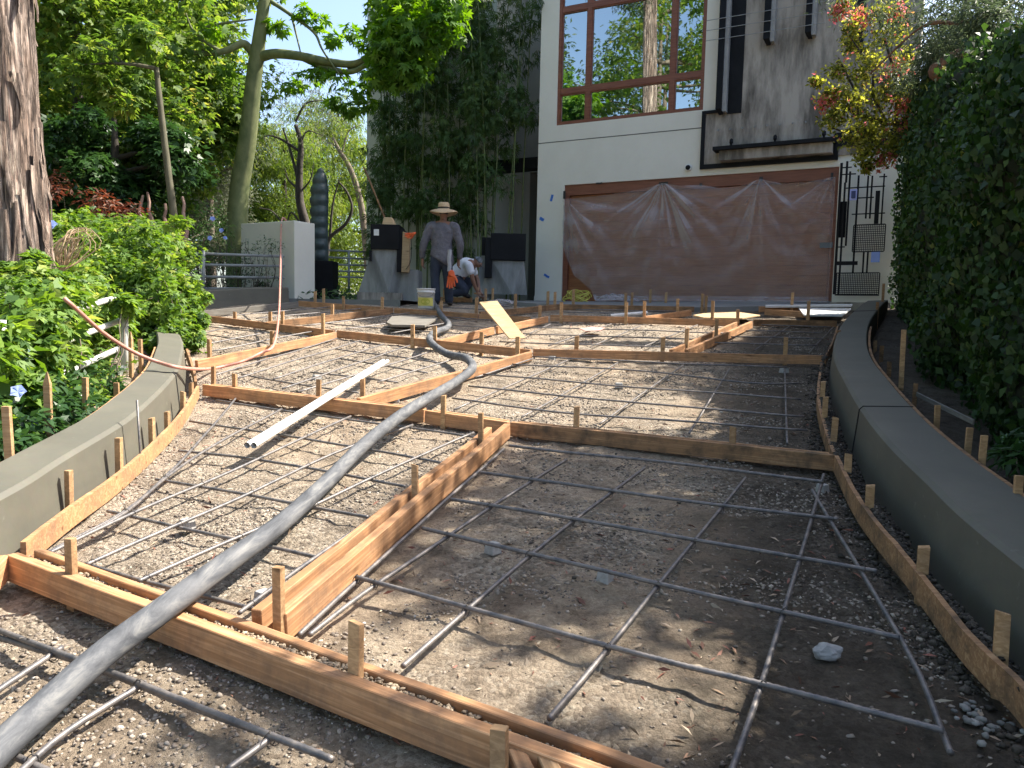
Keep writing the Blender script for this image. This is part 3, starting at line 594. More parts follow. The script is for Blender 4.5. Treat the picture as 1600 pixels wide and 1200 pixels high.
slab([(1196,478),(1330,476.5),(1332,475),(1196,476)], (0,0,.03), 'white_board', 'long pale board lying across the far right corner by the gate', PVC, 'board', h=.12)
# pink cloth scraps in the bright panel
slab([(905,513),(925,510),(945,512),(938,516),(915,517)], (0,0,.01), 'cloth_rag', 'faded pink rag lying on the gravel of the bright far panel', simple('pink_cloth', (.55,.25,.22), (.62,.35,.30), .9, 20), 'rag', h=.07)
# ------------------------------------------------------------------ house (house frame: s along the facade, d inward, z up)
def FP(u, v, off=0):   # off > 0 = proud of the facade
    d = ray(u, v); N = (-math.sin(TH), -math.cos(TH)); ox = O.x+N[0]*off; oy = O.y+N[1]*off
    t = (ox*N[0]+oy*N[1])/(d.x*N[0]+N[1]); x, y, z = d.x*t, t, CZ+d.z*t
    return ((x-O.x)*math.cos(TH)-(y-O.y)*math.sin(TH), -off, z-O.z)
house = thing('modern_house', 'modern cream stucco house with a wide garage door and a big red framed window', 'house', O, rz=-TH)
LOCALS.add(house.name)
def wallgrid(mb, S, Z, holes, d0, d1):
    S = sorted(S); Z = sorted(Z)
    inh = lambda s, z: any(a < s < b and c < z < e for a, b, c, e in holes)
    for i in range(len(S)-1):
        for j in range(len(Z)-1):
            s0, s1, z0, z1 = S[i], S[i+1], Z[j], Z[j+1]
            if not inh((s0+s1)/2, (z0+z1)/2): mb.add([(s0,d0,z0),(s1,d0,z0),(s1,d0,z1),(s0,d0,z1)], [(0,1,2,3)])
    for a, b, c, e in holes:
        mb.add([(a,d0,c),(b,d0,c),(b,d0,e),(a,d0,e),(a,d1,c),(b,d1,c),(b,d1,e),(a,d1,e)], [(0,3,7,4),(1,5,6,2),(3,2,6,7),(0,4,5,1)])
TOP = 8.4; RS = 6.05
GD = (.0, 4.97, -.05, 2.26); WN = (-.21, 2.66, 3.42, 7.0)
mb = MB(); wallgrid(mb, [-.59,.0,2.66,-.21,4.97,RS], [-.3,-.05,2.26,3.42,7.0,TOP], [GD, WN], 0, .22)
mb.box(-.589,-.45,.001,7,-.3,TOP); mb.box(RS-.001,RS-.15,.001,7,-.3,TOP); mb.box(-.45,RS-.15,6.9,7,-.3,TOP)
mb.box(-.45,RS-.15,.222,6.9,TOP-.2,TOP-.01)
mb.build('wall', STUCCO, house)
mb = MB(); mb.box(-.62,RS+.03,-.03,7.03,TOP,TOP+.15); mb.build('roof', STUCCO2, house)
DJ = simple('dark_joint', (.10,.10,.09),(.14,.14,.12),.8); mb = MB(); mb.box(-.592,2.655,-.003,.01,3.098,3.115); mb.build('wall_joint', DJ, house); mb = MB(); mb.box(-.6,-.0,-.012,.0,-.3,.09); mb.build('plinth', STUCCO, house)
# window
win = MB(); t = .055
for a, b, c, e in ((-.21,2.66,3.42,3.42+t),(-.21,2.66,7-t,7),(-.21,-.21+t,3.42+t,7-t),(2.66-t,2.66,3.42+t,7-t)): win.box(a,b,.02,.13,c,e)
for s_ in (.42, 2.07): win.box(s_-.045,s_+.045,.03,.12,3.42+t,7-t)
for z_ in (4.06, 5.60):
    for a, b in ((-.155,.375),(.465,2.025),(2.115,2.605)): win.box(a,b,.03,.12,z_-.05,z_+.05)
for z0, z1 in ((3.475,4.01),(4.11,5.55),(5.65,6.945)):
    for a, b in ((-.155,.375),(.465,2.025),(2.115,2.605)):
        for q in ((a,b,z0,z0+.02),(a,b,z1-.02,z1),(a,a+.02,z0+.02,z1-.02),(b-.02,b,z0+.02,z1-.02)): win.box(q[0],q[1],.045,.1,q[2],q[3])
wf = win.build('window', REDW, house)
LOCALS.add(wf.name)
m, n, l, b = newmat('window_glass'); b.inputs['Base Color'].default_value = (.6,.75,.68,1); b.inputs['Roughness'].default_value = .02
g = n.new('ShaderNodeBsdfGlossy'); g.inputs['Roughness'].default_value = .01; g.inputs['Color'].default_value = (.82,.9,.88,1)
tr = n.new('ShaderNodeBsdfTransparent'); tr.inputs['Color'].default_value = (.55,.72,.64,1)
mx = n.new('ShaderNodeMixShader'); mx.inputs[0].default_value = .55; l.new(tr.outputs[0], mx.inputs[1]); l.new(g.outputs[0], mx.inputs[2]); l.new(mx.outputs[0], n['Material Output'].inputs[0])
GLASS = m
for a, b_ in ((-.155,.375),(.465,2.025),(2.115,2.605)):
    for z0, z1 in ((3.475,4.01),(4.11,5.55),(5.65,6.945)):
        k = MB(); k.add([(a,.075,z0),(b_,.075,z0),(b_,.075,z1),(a,.075,z1)],[(0,1,2,3)]); k.build('pane', GLASS, wf)
# room behind the glass: pale green walls, red brown inner frame, white column
mb = MB(); mb.box(-.35,3.0,2.9,3.0,2.9,7.2); mb.box(-.4,-.35,.25,3.0,2.9,7.2); mb.box(3.0,3.05,.25,3.0,2.9,7.2); mb.box(-.35,3.0,.25,2.9,2.85,2.9); mb.box(-.35,3.0,.25,2.9,7.2,7.25)
mb.build('room', simple('pale_green_room', (.16,.24,.20), (.20,.29,.24), .8, 2), house)
mb = MB(); mb.tube([(.95,.9,2.9),(1.15,.9,3.95)], .06, 12); mb.box(.2,.28,.8,.9,2.9,3.6); mb.box(-.3,.6,1.2,1.25,3.1,3.4); mb.build('room_column', STUCCO, house)
mb = MB(); mb.box(.9,.97,1.9,1.98,2.9,7.2); mb.box(1.5,1.57,1.9,1.98,2.9,7.2); mb.box(-.3,2.9,1.9,1.97,5.1,5.2); mb.box(-.3,2.9,1.9,1.97,6.2,6.3); mb.build('inner_frame', REDW, house)
# garage door: jambs, header, horizontal boards
mb = MB(); mb.box(.0,.10,.03,.16,-.05,2.26); mb.box(4.87,4.97,.03,.16,-.05,2.26); mb.box(.10,4.87,.03,.16,2.06,2.26); mb.build('door_frame', REDW, house)
mb = MB(); z = -.05
k = 0
while z < 2.05:
    mb.box(.101,4.869,.10+.004*(k%2),.15,z,min(z+.172,2.06)); z += .176; k += 1
mb.box(.101,4.869,.125,.16,-.05,2.06)
mb.build('garage_door', DOORW, house)
# concrete panel, black frame, fins, wires, shelf, pegs
mb = MB()
mb.add([(2.72,-.03,2.44),(RS-.01,-.03,2.44),(RS-.01,-.03,TOP),(3.30,-.03,TOP),(3.30,-.03,3.34),(2.72,-.03,3.34)], [(0,1,2,3,4,5)])
mb.box(2.99,3.30,-.028,.0,3.36,TOP)
mb.build('concrete_panel', CONC, house)
mb = MB(); mb.box(2.66,2.725,-.06,.0,2.37,3.38); mb.box(2.725,4.94,-.06,.0,2.37,2.445); mb.box(2.725,2.97,-.06,.0,3.33,3.38); mb.box(4.87,4.94,-.06,.0,2.445,2.80); mb.box(4.94,RS,-.06,.0,2.58,2.80); mb.build('black_frame', BLACK, house)
for s0, s1, z0, dp in ((2.93,3.10,3.29,.22),(3.68,3.85,4.36,.22),(4.34,4.50,4.37,.22),(5.11,5.30,4.05,.22)):
    f = MB(); a = s0; 
    f.add([(s0,-dp,z0+.06),(s1-.07,-dp,z0+.06),(s1-.07,-dp,TOP),(s0,-dp,TOP),(s0,-.03,z0+.06),(s1-.07,-.03,z0+.06),(s1-.07,-.03,TOP),(s0,-.03,TOP),(s0+.05,-dp*.6,z0-.03),(s1-.05,-dp*.6,z0-.03),(s1,-.04,z0+.02)],
          [(0,1,2,3),(4,7,6,5),(0,3,7,4),(1,5,6,2),(0,8,9,1),(0,4,8),(1,9,5),(8,4,5,9)])
    fo = f.build('steel_fin', BLACK, house); LOCALS.add(fo.name)
    f = MB(); f.box(s1-.068,s1,-dp+.05,-.032,z0+.02,TOP-.01); f.build('fin_edge', simple('pale_fin_edge', (.26,.26,.25), (.34,.34,.33), .6) if s0 < 3 else bpy.data.materials['pale_fin_edge'], fo)
mb = MB(); mb.box(3.10,3.34,-.045,-.029,3.29,TOP); mb.build('dark_plate', BLACK, house)
mb = MB()
for z_ in (4.52, 4.69, 4.86): mb.tube([(2.72,-.24,z_),(4.65,-.26,z_+.0)], .006, 6)
mb.build('tension_wire', STEEL, house)
sh = MB(); sh.box(2.93,4.90,-.30,-.03,2.63,2.69); sh.build('shelf', BLACK, house)
sh = MB(); sh.box(3.03,4.86,-.22,-.03,2.46,2.628); sh.build('shelf_front', CONC, house)
for i in range(8):
    s_ = 2.95+i*.208; p = MB(); p.tube([(s_,-.03,3.03),(s_+.02,-.16,2.99)], .013, 8); p.build('peg', STEEL, house)
for s_ in (3.22, 3.95, 4.72):
    p = MB(); p.lathe([(.0,0),(.02,0),(.02,.05),(.032,.07),(.03,.12),(.012,.14),(0,.14)], (s_,-.17,2.69), 10); p.build('downlight', BLACK, house)
# side tower on the left with the recessed entrance
mb = MB(); mb.box(-5.68,-2.15,1.0,2.2,-.3,8.9); mb.build('tower', concmat('tower_stucco', (.66,.65,.56), (.74,.72,.63), 1.4, rough=.85, bs=.2), house)
mb = MB(); mb.box(-2.149,-.59,2.0,3.4,2.98,9.0); mb.box(-2.149,-1.75,2.0,3.4,-.3,2.98); mb.box(-1.75,-.59,2.5,2.6,2.7,2.98); mb.build('recess_wall', STUCCO2, house)
mb = MB(); mb.box(-1.75,-.60,2.45,2.5,-.3,2.7); d_ = mb.build('entrance_door', DARK, house)
mb = MB(); mb.box(-2.5,-.60,.62,.98,2.78,3.0); mb.build('entrance_beam', BLACK, house)
# plinth strip
mb = MB(); mb.box(-.6,-.002,-.014,-.001,-.3,.085)
# ---- wall behind the gate (faces the drive) and the black gate
gw = thing('garden_wall', 'cream rendered wall right of the garage, behind the black gate', 'wall', H(5.3,-.1,-.1)); 
mb = MB(); P = [(4.98,-.10),(6.6,-.10),(6.6,-.001),(4.98,-.001)]
mb.add([H(s,d,-.25) for s, d in P]+[H(s,d,2.30) for s, d in P]+[], [(3,2,1,0),(4,5,6,7),(0,1,5,4),(1,2,6,5),(2,3,7,6),(3,0,4,7)])
mb.build('wall_body', STUCCO, gw)
mb = MB(); P = [(4.96,-.14),(6.62,-.14),(6.62,-.101),(4.96,-.101)]
mb.add([H(s,d,-.25) for s, d in P]+[H(s,d,.02) for s, d in P], [(3,2,1,0),(4,5,6,7),(0,1,5,4),(1,2,6,5),(2,3,7,6),(3,0,4,7)]); mb.build('wall_base', CONC, gw)
gate = thing('metal_gate', 'black abstract metal gate of bars, mesh panels and blue glass squares beside the garage', 'gate', H(5.04,-.4,0), rz=-TH); LOCALS.add(gate.name)
def c6(x, y): return (1280+x/3.75, 200+y/3.75)
def gp(x, y): s, d, z = FP(*c6(x, y), .4); return s-5.04, z
def gbox(mb, x0, y0, x1, y1, th=.03, dy=0):
    a, b = gp(x0, y0); c, e = gp(x1, y1); mb.box(min(a,c), max(a,c), dy-th/2, dy+th/2, min(b,e), max(b,e))
def vbar(mb, x, y0, y1, wd=8, dy=0, th=.03):
    s0, z1 = gp(x, y0); _, z0 = gp(x, y1); hw = wd/3.75/1170*12.1/2*1.15; mb.box(s0-hw, s0+hw, dy-th/2, dy+th/2, z0, z1)
def hbar(mb, x0, x1, y, wd=6, dy=.02, th=.02):
    s0, z = gp(x0, y); s1, _ = gp(x1, y); hw = wd/3.75/1170*12.1/2; mb.box(s0, s1, dy-th/2, dy+th/2, z-hw, z+hw)
for x, y0, y1, wd in ((132,205,975,12),(165,195,320,10),(152,320,975,9),(182,255,690,9),(232,278,850,9),(288,280,530,8),(312,280,530,8),(345,368,560,20),(382,268,560,7),(262,725,850,8),(286,725,850,8)):
    mb = MB(); vbar(mb, x, y0, y1, wd); mb.build('upright_bar', BLACK, gate)
for q_ in ((130,190,232),(130,215,272),(150,385,352),(175,320,412),(190,385,505),(352,398,285),(105,150,697),(95,225,793,22,0,.035),(90,350,978,7),(100,350,850,6)):
    mb = MB(); hbar(mb, *q_); mb.build('cross_bar', BLACK, gate)
def meshpanel(x0, y0, x1, y1, nx_, nz_, lab):
    mb = MB(); a, t_ = gp(x0, y0); b, bt = gp(x1, y1); r_ = .0045
    for i in range(nx_+1): s = a+(b-a)*i/nx_; mb.box(s-r_, s+r_, -.034, -.026, bt, t_)
    for i in range(nz_+1): z = bt+(t_-bt)*i/nz_; mb.box(a, b, -.025, -.018, z-r_, z+r_)
    for q in ((a-.012,a,bt,t_),(b,b+.012,bt,t_),(a,b,t_,t_+.012),(a,b,bt-.012,bt)): mb.box(q[0],q[1],-.04,-.015,q[2],q[3])
    mb.build('mesh_panel', BLACK, gate)
meshpanel(205,572,378,722,17,12,''); meshpanel(105,852,346,975,24,11,'')
mb = MB(); mb.box(*(lambda a, c: (min(a[0],c[0]),max(a[0],c[0]),.03,.05,min(a[1],c[1]),max(a[1],c[1])))(gp(118,430), gp(150,640))); mb.build('lock_box', BLACK, gate)
BGL = simple('blue_glass', (.09,.16,.50), (.12,.20,.58), .15, 3, bs=0)
fr = MB(); gbox(fr, 182, 362, 220, 424, .02, -.03); fo = fr.build('square_frame', simple('pale_blue_frame', (.40,.44,.85), (.45,.5,.9), .4), gate); LOCALS.add(fo.name)
fr = MB(); gbox(fr, 190, 372, 213, 414, .012, -.046); fr.build('square_glass', simple('dark_blue_glass', (.05,.06,.16), (.07,.08,.2), .1), fo)
fr = MB(); gbox(fr, 306, 726, 354, 788, .02, -.03); fr.build('square_glass', BGL, gate)
# ---- plastic sheet hung over the garage door
def c8(x, y): return (820+x/3.077, 220+y/3.077)
tp = [(200,285),(420,262),(560,238),(670,208),(760,222),(850,214),(940,232),(1040,222),(1138,188),(1240,212),(1360,206),(1478,178)]
tps = [FP(*c8(x, y+0)) for x, y in tp]
pins = [FP(*c8(670,205))[::2], FP(*c8(1138,185))[::2], FP(*c8(1478,175))[::2], FP(*c8(200,285))[::2]]
ts = [p[0] for p in tps]; tz = [p[2] for p in tps]
lowl = [FP(*c8(x, y)) for x, y in ((200,500),(240,590),(300,670),(330,700))]
def sheet_bottom(s):
    return float(np.interp(s, [.02,.12,.3,.5,.67,.8,5], [1.15,.85,.5,.35,.22,.0,-.0]))
NSx, NZz = 320, 120; V = []; FO = []
for j in range(NZz+1):
    for i in range(NSx+1):
        s = .03+(4.93-.03)*i/NSx; zt = float(np.interp(s, ts, tz)); zb = sheet_bottom(s)
        tt = j/NZz; z = zt+(zb-zt)*tt
        f = 0
        for k, (ps, pz) in enumerate(pins):
            dx, dz = s-ps, pz-z; rr = math.hypot(dx, dz)+.05; an = math.atan2(dx, dz+.02)
            amp = [1,.7,.55,.8][k]*math.exp(-rr*.55)*min(1, rr/.7)
            f += amp*(.085*noise.noise(Vector((an*4.2, k*7.3, rr*.5)))+.014*noise.noise(Vector((an*11, k*3.1, rr*.8))))
        q0 = max([p_ for p_ in (.05,2.0,3.73) if p_ <= s] or [.05]); q1 = {.05:2.0, 2.0:3.73, 3.73:4.87}[q0]; uu = min(1, max(0, (s-q0)/(q1-q0))); bow = 4*uu*(1-uu); dd_ = zt-z
        f += .020*math.sin((dd_ - bow*.30)*15+3*noise.noise(Vector((s*.8, z*.8, 4))))*bow*math.exp(-dd_*1.0)
        ff = f; f += .035*noise.noise(Vector((s*1.1, z*2.6, 5)))+.03*noise.noise(Vector((s*1.6+z*.8, z*.5, 9)))+.008*noise.noise(Vector((s*3, z*5, 2)))+.0012*noise.noise(Vector((s*9, z*12, 1)))
        d = -.10-f*1.4 - .10*max(0, tt-.75)**1.2 - (.22*max(0,(.12-tt*0-z))*6 if z < .1 else 0)*.4
        V.append((s, min(d, -.012), max(z, .0)+ (0.0 if z > .02 else .012))); FO.append(d)
nx = NSx+1; mb = MB(); mb.v = V; mb.f = [(j*nx+i, (j+1)*nx+i, (j+1)*nx+i+1, j*nx+i+1) for j in range(NZz) for i in range(NSx)]; mb.r = [0.]*len(mb.f)
# bunched hem lying on the apron
m, n, l, b = newmat('plastic_film'); b.inputs['Base Color'].default_value = (.62,.57,.57,1); b.inputs['Roughness'].default_value = .25; b.inputs['Specular IOR Level'].default_value = .6
tr = n.new('ShaderNodeBsdfTransparent'); tr.inputs['Color'].default_value = (.94,.92,.92,1)
lw = n.new('ShaderNodeLayerWeight'); lw.inputs[0].default_value = .28
mr = n.new('ShaderNodeMapRange'); mr.inputs['To Min'].default_value = .16; mr.inputs['To Max'].default_value = 1.0; l.new(lw.outputs['Facing'], mr.inputs[0])
at = n.new('ShaderNodeAttribute'); at.attribute_name = 'layers'; ad = n.new('ShaderNodeMath'); ad.operation = 'MULTIPLY_ADD'; ad.inputs[1].default_value = .30; ad.use_clamp = True; l.new(at.outputs['Fac'], ad.inputs[0]); l.new(mr.outputs[0], ad.inputs[2])
mx = n.new('ShaderNodeMixShader'); l.new(ad.outputs[0], mx.inputs[0]); l.new(tr.outputs[0], mx.inputs[1]); l.new(b.outputs[0], mx.inputs[2]); l.new(mx.outputs[0], n['Material Output'].inputs[0])
tb = tex(n, l, 'Noise', 5, (1,1,3), 8, .6, dist=1.5); bump(n, l, tb.outputs['Fac'], b, .7, .035)
FILM = m
def hlocal(name, label, cat, s, d, z):
    o = thing(name, label, cat, H(s, d, z), rz=-TH); LOCALS.add(o.name); return o
V0 = np.array(mb.v); fo_ = np.array(FO).reshape(NZz+1, NSx+1); gr_ = np.abs(np.gradient(fo_, axis=1))*NSx/4.9; gz_ = np.abs(np.gradient(fo_, axis=0))*NZz/2.1; lay = np.clip((gr_*1.5+gz_*.3-.12)*1.3, 0, 1); rid_ = np.clip(-np.gradient(np.gradient(fo_, axis=1), axis=1)*NSx*NSx/24*-.04, 0, .35)
me = bpy.data.meshes.new('plastic_sheet'); me.from_pydata((V0-np.array([2.4,0,0])).tolist(), [], mb.f); me.polygons.foreach_set('use_smooth', [True]*len(me.polygons)); at_ = me.attributes.new('layers', 'FLOAT', 'POINT'); at_.data.foreach_set('value', (lay*.8+rid_).astype(np.float32).ravel())
ps = link('plastic_sheet', me, FILM, None, H(2.4,0,0)); ps.rotation_euler = (0,0,-TH); tag(ps, 'translucent plastic sheet hung in folds over the wooden garage door', 'plastic sheet')
# bunched film on the ground at the lower left
bm = bmesh.new(); bmesh.ops.create_grid(bm, x_segments=60, y_segments=30, size=1)
for v_ in bm.verts:
    x_, y_ = v_.co.x, v_.co.y; e_ = max(0, 1-x_*x_*.9-y_*y_*.9)
    v_.co = Vector((x_*.42+.05*noise.noise(Vector((x_*2,y_*2,3))), y_*.14, e_*.11+abs(noise.noise(Vector((x_*4,y_*3,1))))*.09*e_**.3))
me = bpy.data.meshes.new('bunched_film'); bm.to_mesh(me); bm.free(); me.polygons.foreach_set('use_smooth', [True]*len(me.polygons))
o = link('bunched_film', me, FILM, None, H(1.25,-.22,-.005)); o.rotation_euler = (0,0,-TH); tag(o, 'crumpled heap of clear plastic film on the ground beside the yellow cord coil', 'plastic film')
# tape pieces
def patch(x, y, w_, h_, ang, mat, label, off=.004, grp=None, cconv=c8, name='tape_strip'):
    s, d, z = FP(*cconv(x, y)); o = thing_mesh_box(name, mat, w_, .003, h_); o.location = H(s, -off, z); o.rotation_euler = Matrix.Rotation(-TH, 3, 'Z').to_4x4().to_3x3().to_euler()
    o.rotation_euler = (Matrix.Rotation(-TH, 3, 'Z') @ Matrix.Rotation(ang, 3, 'Y')).to_euler(); tag(o, label, 'tape', grp); return o
def thing_mesh_box(name, mat, w_, d_, h_):
    mb = MB(); 
    n_ = 5
    for i in range(n_):
        x0 = -w_/2+w_*i/n_; x1 = x0+w_/n_; a = .004*math.sin(i*2.1)
        mb.box(x0, x1, -d_/2+a*.3, d_/2+a*.3, -h_/2+a, h_/2+a*.6)
    me = bpy.data.meshes.new(name); me.from_pydata(mb.v, [], mb.f); return link(name, me, mat)
patch(130,275,.05,.13,.25,BLUE,'upper torn strip of blue masking tape on the cream wall left of the garage',grp='blue tape strips')
patch(82,377,.10,.06,.5,BLUE,'middle curled piece of blue masking tape at the cream wall edge',grp='blue tape strips')
patch(105,650,.13,.045,.5,BLUE,'lowest slanting strip of blue masking tape on the cream wall',grp='blue tape strips')
for x, y, w_, h_, lab in ((670,207,.17,.05,'black tape patch holding the plastic sheet left of the centre'),(1138,187,.06,.08,'black tape patch holding the plastic sheet right of the centre'),(1478,172,.04,.11,'black tape patch at the upper right corner of the plastic sheet'),(850,213,.05,.05,'small black tape patch near the middle of the door header'),(362,206,.13,.025,'thin dark tape strip on the edge above the left of the door'),(195,262,.05,.15,'dark tape on the upper left door corner')):
    patch(x, y, w_, h_, 0, BTAPE, lab, off=.05, grp='black tape patches on the plastic sheet')
patch(1452,505,.2,.09,0,simple('grey_tape',(.10,.12,.14),(.14,.16,.18),.5),'grey tape patch on the right side of the plastic sheet',off=.11)
# security camera
sc_ = hlocal('security_camera', 'small round white security camera on the cream wall above the garage door', 'camera', *FP(1076,262.5,0.0))
mb = MB(); mb.tube([(0,0,0),(0,-.05,0)], .06, 20); o = mb.build('camera_base', PVC, sc_, smooth=False, bevel=.006)
mb = MB(); mb.tube([(0,-.05,0),(0,-.075,-.004),(0,-.09,-.006)], [.045,.04,.02], 16); mb.build('camera_lens', BLACK, sc_)
# coiled yellow extension cord
mb = MB(); c0 = G(925,458,.0); c0.z = O.z-.02; cc = H(.62,-.62,.0)
pts = []
for i in range(330):
    a = i/330*math.pi*2*9; r1 = .17+.05*math.sin(a*.37+1)+.025*math.sin(a*.91)
    pts.append(Vector((cc.x+math.cos(a)*r1*1.15+.05*math.sin(a*.21), cc.y+math.sin(a)*r1*.7, O.z-.05+.11+.09*math.sin(a+1.3*math.sin(a*.13))+.05*math.sin(a*.45))))
mb.tube(pts, .009, 6); tag(mb.build('extension_cord', simple('yellow_cord', (.50,.44,.06), (.62,.56,.12), .5), smooth=True), 'coiled yellow extension cord on the apron at the left of the garage door', 'cord')
# ------------------------------------------------------------------ planters / faceted concrete piers
def pier(name, label, px_top, px_base, vtop, vbase, y, plinth, step=None, dirx=1, lighter=True):
    A = Y(px_top[0], vtop, y); B = Y(px_top[1], vtop, y); C = Y(px_base[0], vbase, y); D = Y(px_base[1], vbase, y)
    root = thing(name, label, 'concrete pier', (C.x+.5, y, D.z))
    mb = MB(); zt, zb = A.z, C.z; dep = .75; ax, bx, cx, dx = A.x, B.x, C.x, D.x; mx_ = (ax+bx)/2+(.02 if dirx > 0 else .0)
    fy = y; by = y+dep
    v_ = [(ax,fy,zt),(bx,fy,zt),(mx_+ (bx-ax)*.12,fy-.02,zb+.12),(cx,fy+.22,zb),(dx,fy+.16,zb),(ax,by,zt),(bx,by,zt),(cx,by+.05,zb),(dx,by+.05,zb),(mx_+(bx-ax)*.12,fy-.02,zb)]
    mb.add(v_, [(0,2,1),(0,3,9,2),(1,2,9,4),(0,5,7,3),(1,4,8,6),(0,1,6,5)])
    mb.build('pier_body', CONCP, root)
    if plinth: mb = MB(); mb.box(cx+.02,dx-.0,fy+.0,by+.1,zb-.2,zb-.003); mb.build('plinth', CONC, root)
    return root, (ax,bx,zt,fy,by)
r1, (ax,bx,zt,fy,by) = pier('concrete_pier', 'left faceted concrete pier with a dark steel box, beside the standing worker', (582,622), (556,628), 389, 456, 13.9, True)
a = Y(622,421,14.05); b_ = Y(653,457,14.05); mb = MB(); mb.box(a.x-.05,b_.x,14.0,14.7,b_.z-.2,a.z); mb.build('pier_step', CONCP, r1)
a = Y(579,350,13.85); b_ = Y(624,390,13.85); mb = MB(); mb.box(a.x,b_.x,13.84,14.5,b_.z,a.z); bo = mb.build('steel_box', BLACK, r1, bevel=.008)
a = Y(620,357,13.9); b_ = Y(627,425,13.9); mb = MB(); mb.box(a.x+.01,b_.x+.03,13.86,14.4,b_.z,a.z-.01); mb.box(Y(579,0,13.85).x, Y(581.5,0,13.85).x, 13.845,14.0, Y(580,408,13.85).z, Y(580,391,13.85).z); mb.build('steel_upright', BLACK, r1)
a = Y(584,358,13.83); b_ = Y(592,368,13.83); mb = MB(); mb.box(a.x,b_.x,13.832,13.838,b_.z,a.z); mb.build('paper_label', PVC, r1)
r2, (ax,bx,zt,fy,by) = pier('concrete_pier', 'right faceted concrete pier with a dark steel box, beside the cream wall', (769,819), (747,824), 407, 459, 14.2, False)
a = Y(752,400,14.5); b_ = Y(770,400,14.5); c_ = Y(744,458,14.5); mb = MB()
mb.add([(a.x,14.4,a.z),(b_.x,14.4,a.z),(b_.x,14.5,c_.z-.1),(c_.x,14.3,c_.z-.1),(a.x,15,a.z),(b_.x,15,a.z),(b_.x,15,c_.z-.1),(c_.x,15,c_.z-.1)], [(0,3,2,1),(0,4,7,3),(1,2,6,5),(0,1,5,4)]); mb.build('pier_wing', CONCP, r2)
a = Y(767,364,14.15); b_ = Y(821,407,14.15); mb = MB(); mb.box(a.x,b_.x,14.14,14.8,b_.z,a.z); mb.box(Y(765,0,14.15).x, a.x+.03, 14.16,14.5, Y(0,417,14.15).z, a.z-.08); mb.build('steel_box', BLACK, r2, bevel=.008)
a = Y(753,371,14.5); b_ = Y(768,400,14.5); mb = MB(); mb.box(a.x,b_.x,14.45,14.9,b_.z+.003,a.z); mb.build('steel_cover', BLACK, r2)
# things on and by the left pier
a = Y(627,363,13.8); b_ = Y(640,420,13.8); mb = MB(); mb.hexa([(a.x,13.83,b_.z-.06),(b_.x-.02,13.83,b_.z-.06),(b_.x-.02,13.99,b_.z-.06),(a.x,13.99,b_.z-.06)], [(a.x+.02,13.83,a.z+.02),(b_.x-.01,13.83,a.z-.02),(b_.x-.01,13.99,a.z-.02),(a.x+.02,13.99,a.z+.02)]); tag(mb.build('wood_block', PLY, bevel=.01), 'pale tan block leaning on the right side of the left pier', 'block')
# orange glove with cord
def glove(name, label, c, scale, roll, mat, palm=(.05,.018,.07), yaw=0):
    root = thing(name, label, 'glove', c)
    bm = bmesh.new()
    pts = [((0,0,.09),.034),((0,0,.04),.038),((0,0,-.01),.042)]
    ed = [(0,1),(1,2)]; L = [.072,.085,.078,.06]
    for i in range(4):
        x_ = -.034+i*.022; b0 = len(pts); pts += [((x_*.9,0,-.035),.013),((x_*1.1,-.006,-.035-L[i]*.55),.0115),((x_*1.2,-.018+i*.004,-.035-L[i]),.0095)]
        ed += [(2,b0),(b0,b0+1),(b0+1,b0+2)]
    b0 = len(pts); pts += [((.045,-.005,.0),.014),((.062,-.012,-.03),.012),((.066,-.02,-.055),.010)]; ed += [(1,b0),(b0,b0+1),(b0+1,b0+2)]
    R_ = Matrix.Rotation(yaw, 3, 'Z') @ Matrix.Rotation(roll, 3, 'Y')
    me = bpy.data.meshes.new('glove_body'); me.from_pydata([tuple((R_ @ Vector(p))*scale) for p, r in pts], ed, []); o = link('glove_body', me, mat, root)
    sk = o.modifiers.new('skin', 'SKIN'); sl = me.skin_vertices[0].data
    for i, (p, r) in enumerate(pts): sl[i].radius = (r*scale, r*scale*(.6 if i < 3 else 1)); sl[i].use_root = (i == 0)
    s2 = o.modifiers.new('sub', 'SUBSURF'); s2.levels = s2.render_levels = 1
    return root
ORG = simple('orange_rubber', (.75,.10,.02), (.85,.16,.04), .45, 12)
glove('rubber_glove', 'orange rubber glove lying on top of the left pier', Y(643,366,13.75), 1.1, 1.2, ORG)
tag(MB().tube(spline([Y(642,368,13.75), Y(643,390,13.78), Y(641,410,13.8), Y(634,421,13.8)], 5), .006, 6).build('thin_cord', BLACK, smooth=True), 'thin black cord hanging from the orange glove at the left pier', 'cord')
# long handled float leaning at the left pier
br = thing('long_handled_float', 'wooden float with a long handle leaning on top of the left pier', 'tool', Y(606,352,14.0))
MB().tube([Y(569,262,14.6), Y(603,345,14.05)], .018, 10).build('handle', WOODD, br, smooth=True)
a = Y(597,341,14.0); b_ = Y(618,353,14.0); mb = MB(); mb.hexa([(a.x+.0,13.9,b_.z-.03),(b_.x+.03,13.9,b_.z-.06),(b_.x+.03,14.15,b_.z-.06),(a.x,14.15,b_.z-.03)], [(a.x+.04,13.92,a.z+.01),(b_.x-.05,13.92,a.z+.01),(b_.x-.05,14.13,a.z+.01),(a.x+.04,14.13,a.z+.01)]); mb.build('wood_head', PLY, br, bevel=.02)
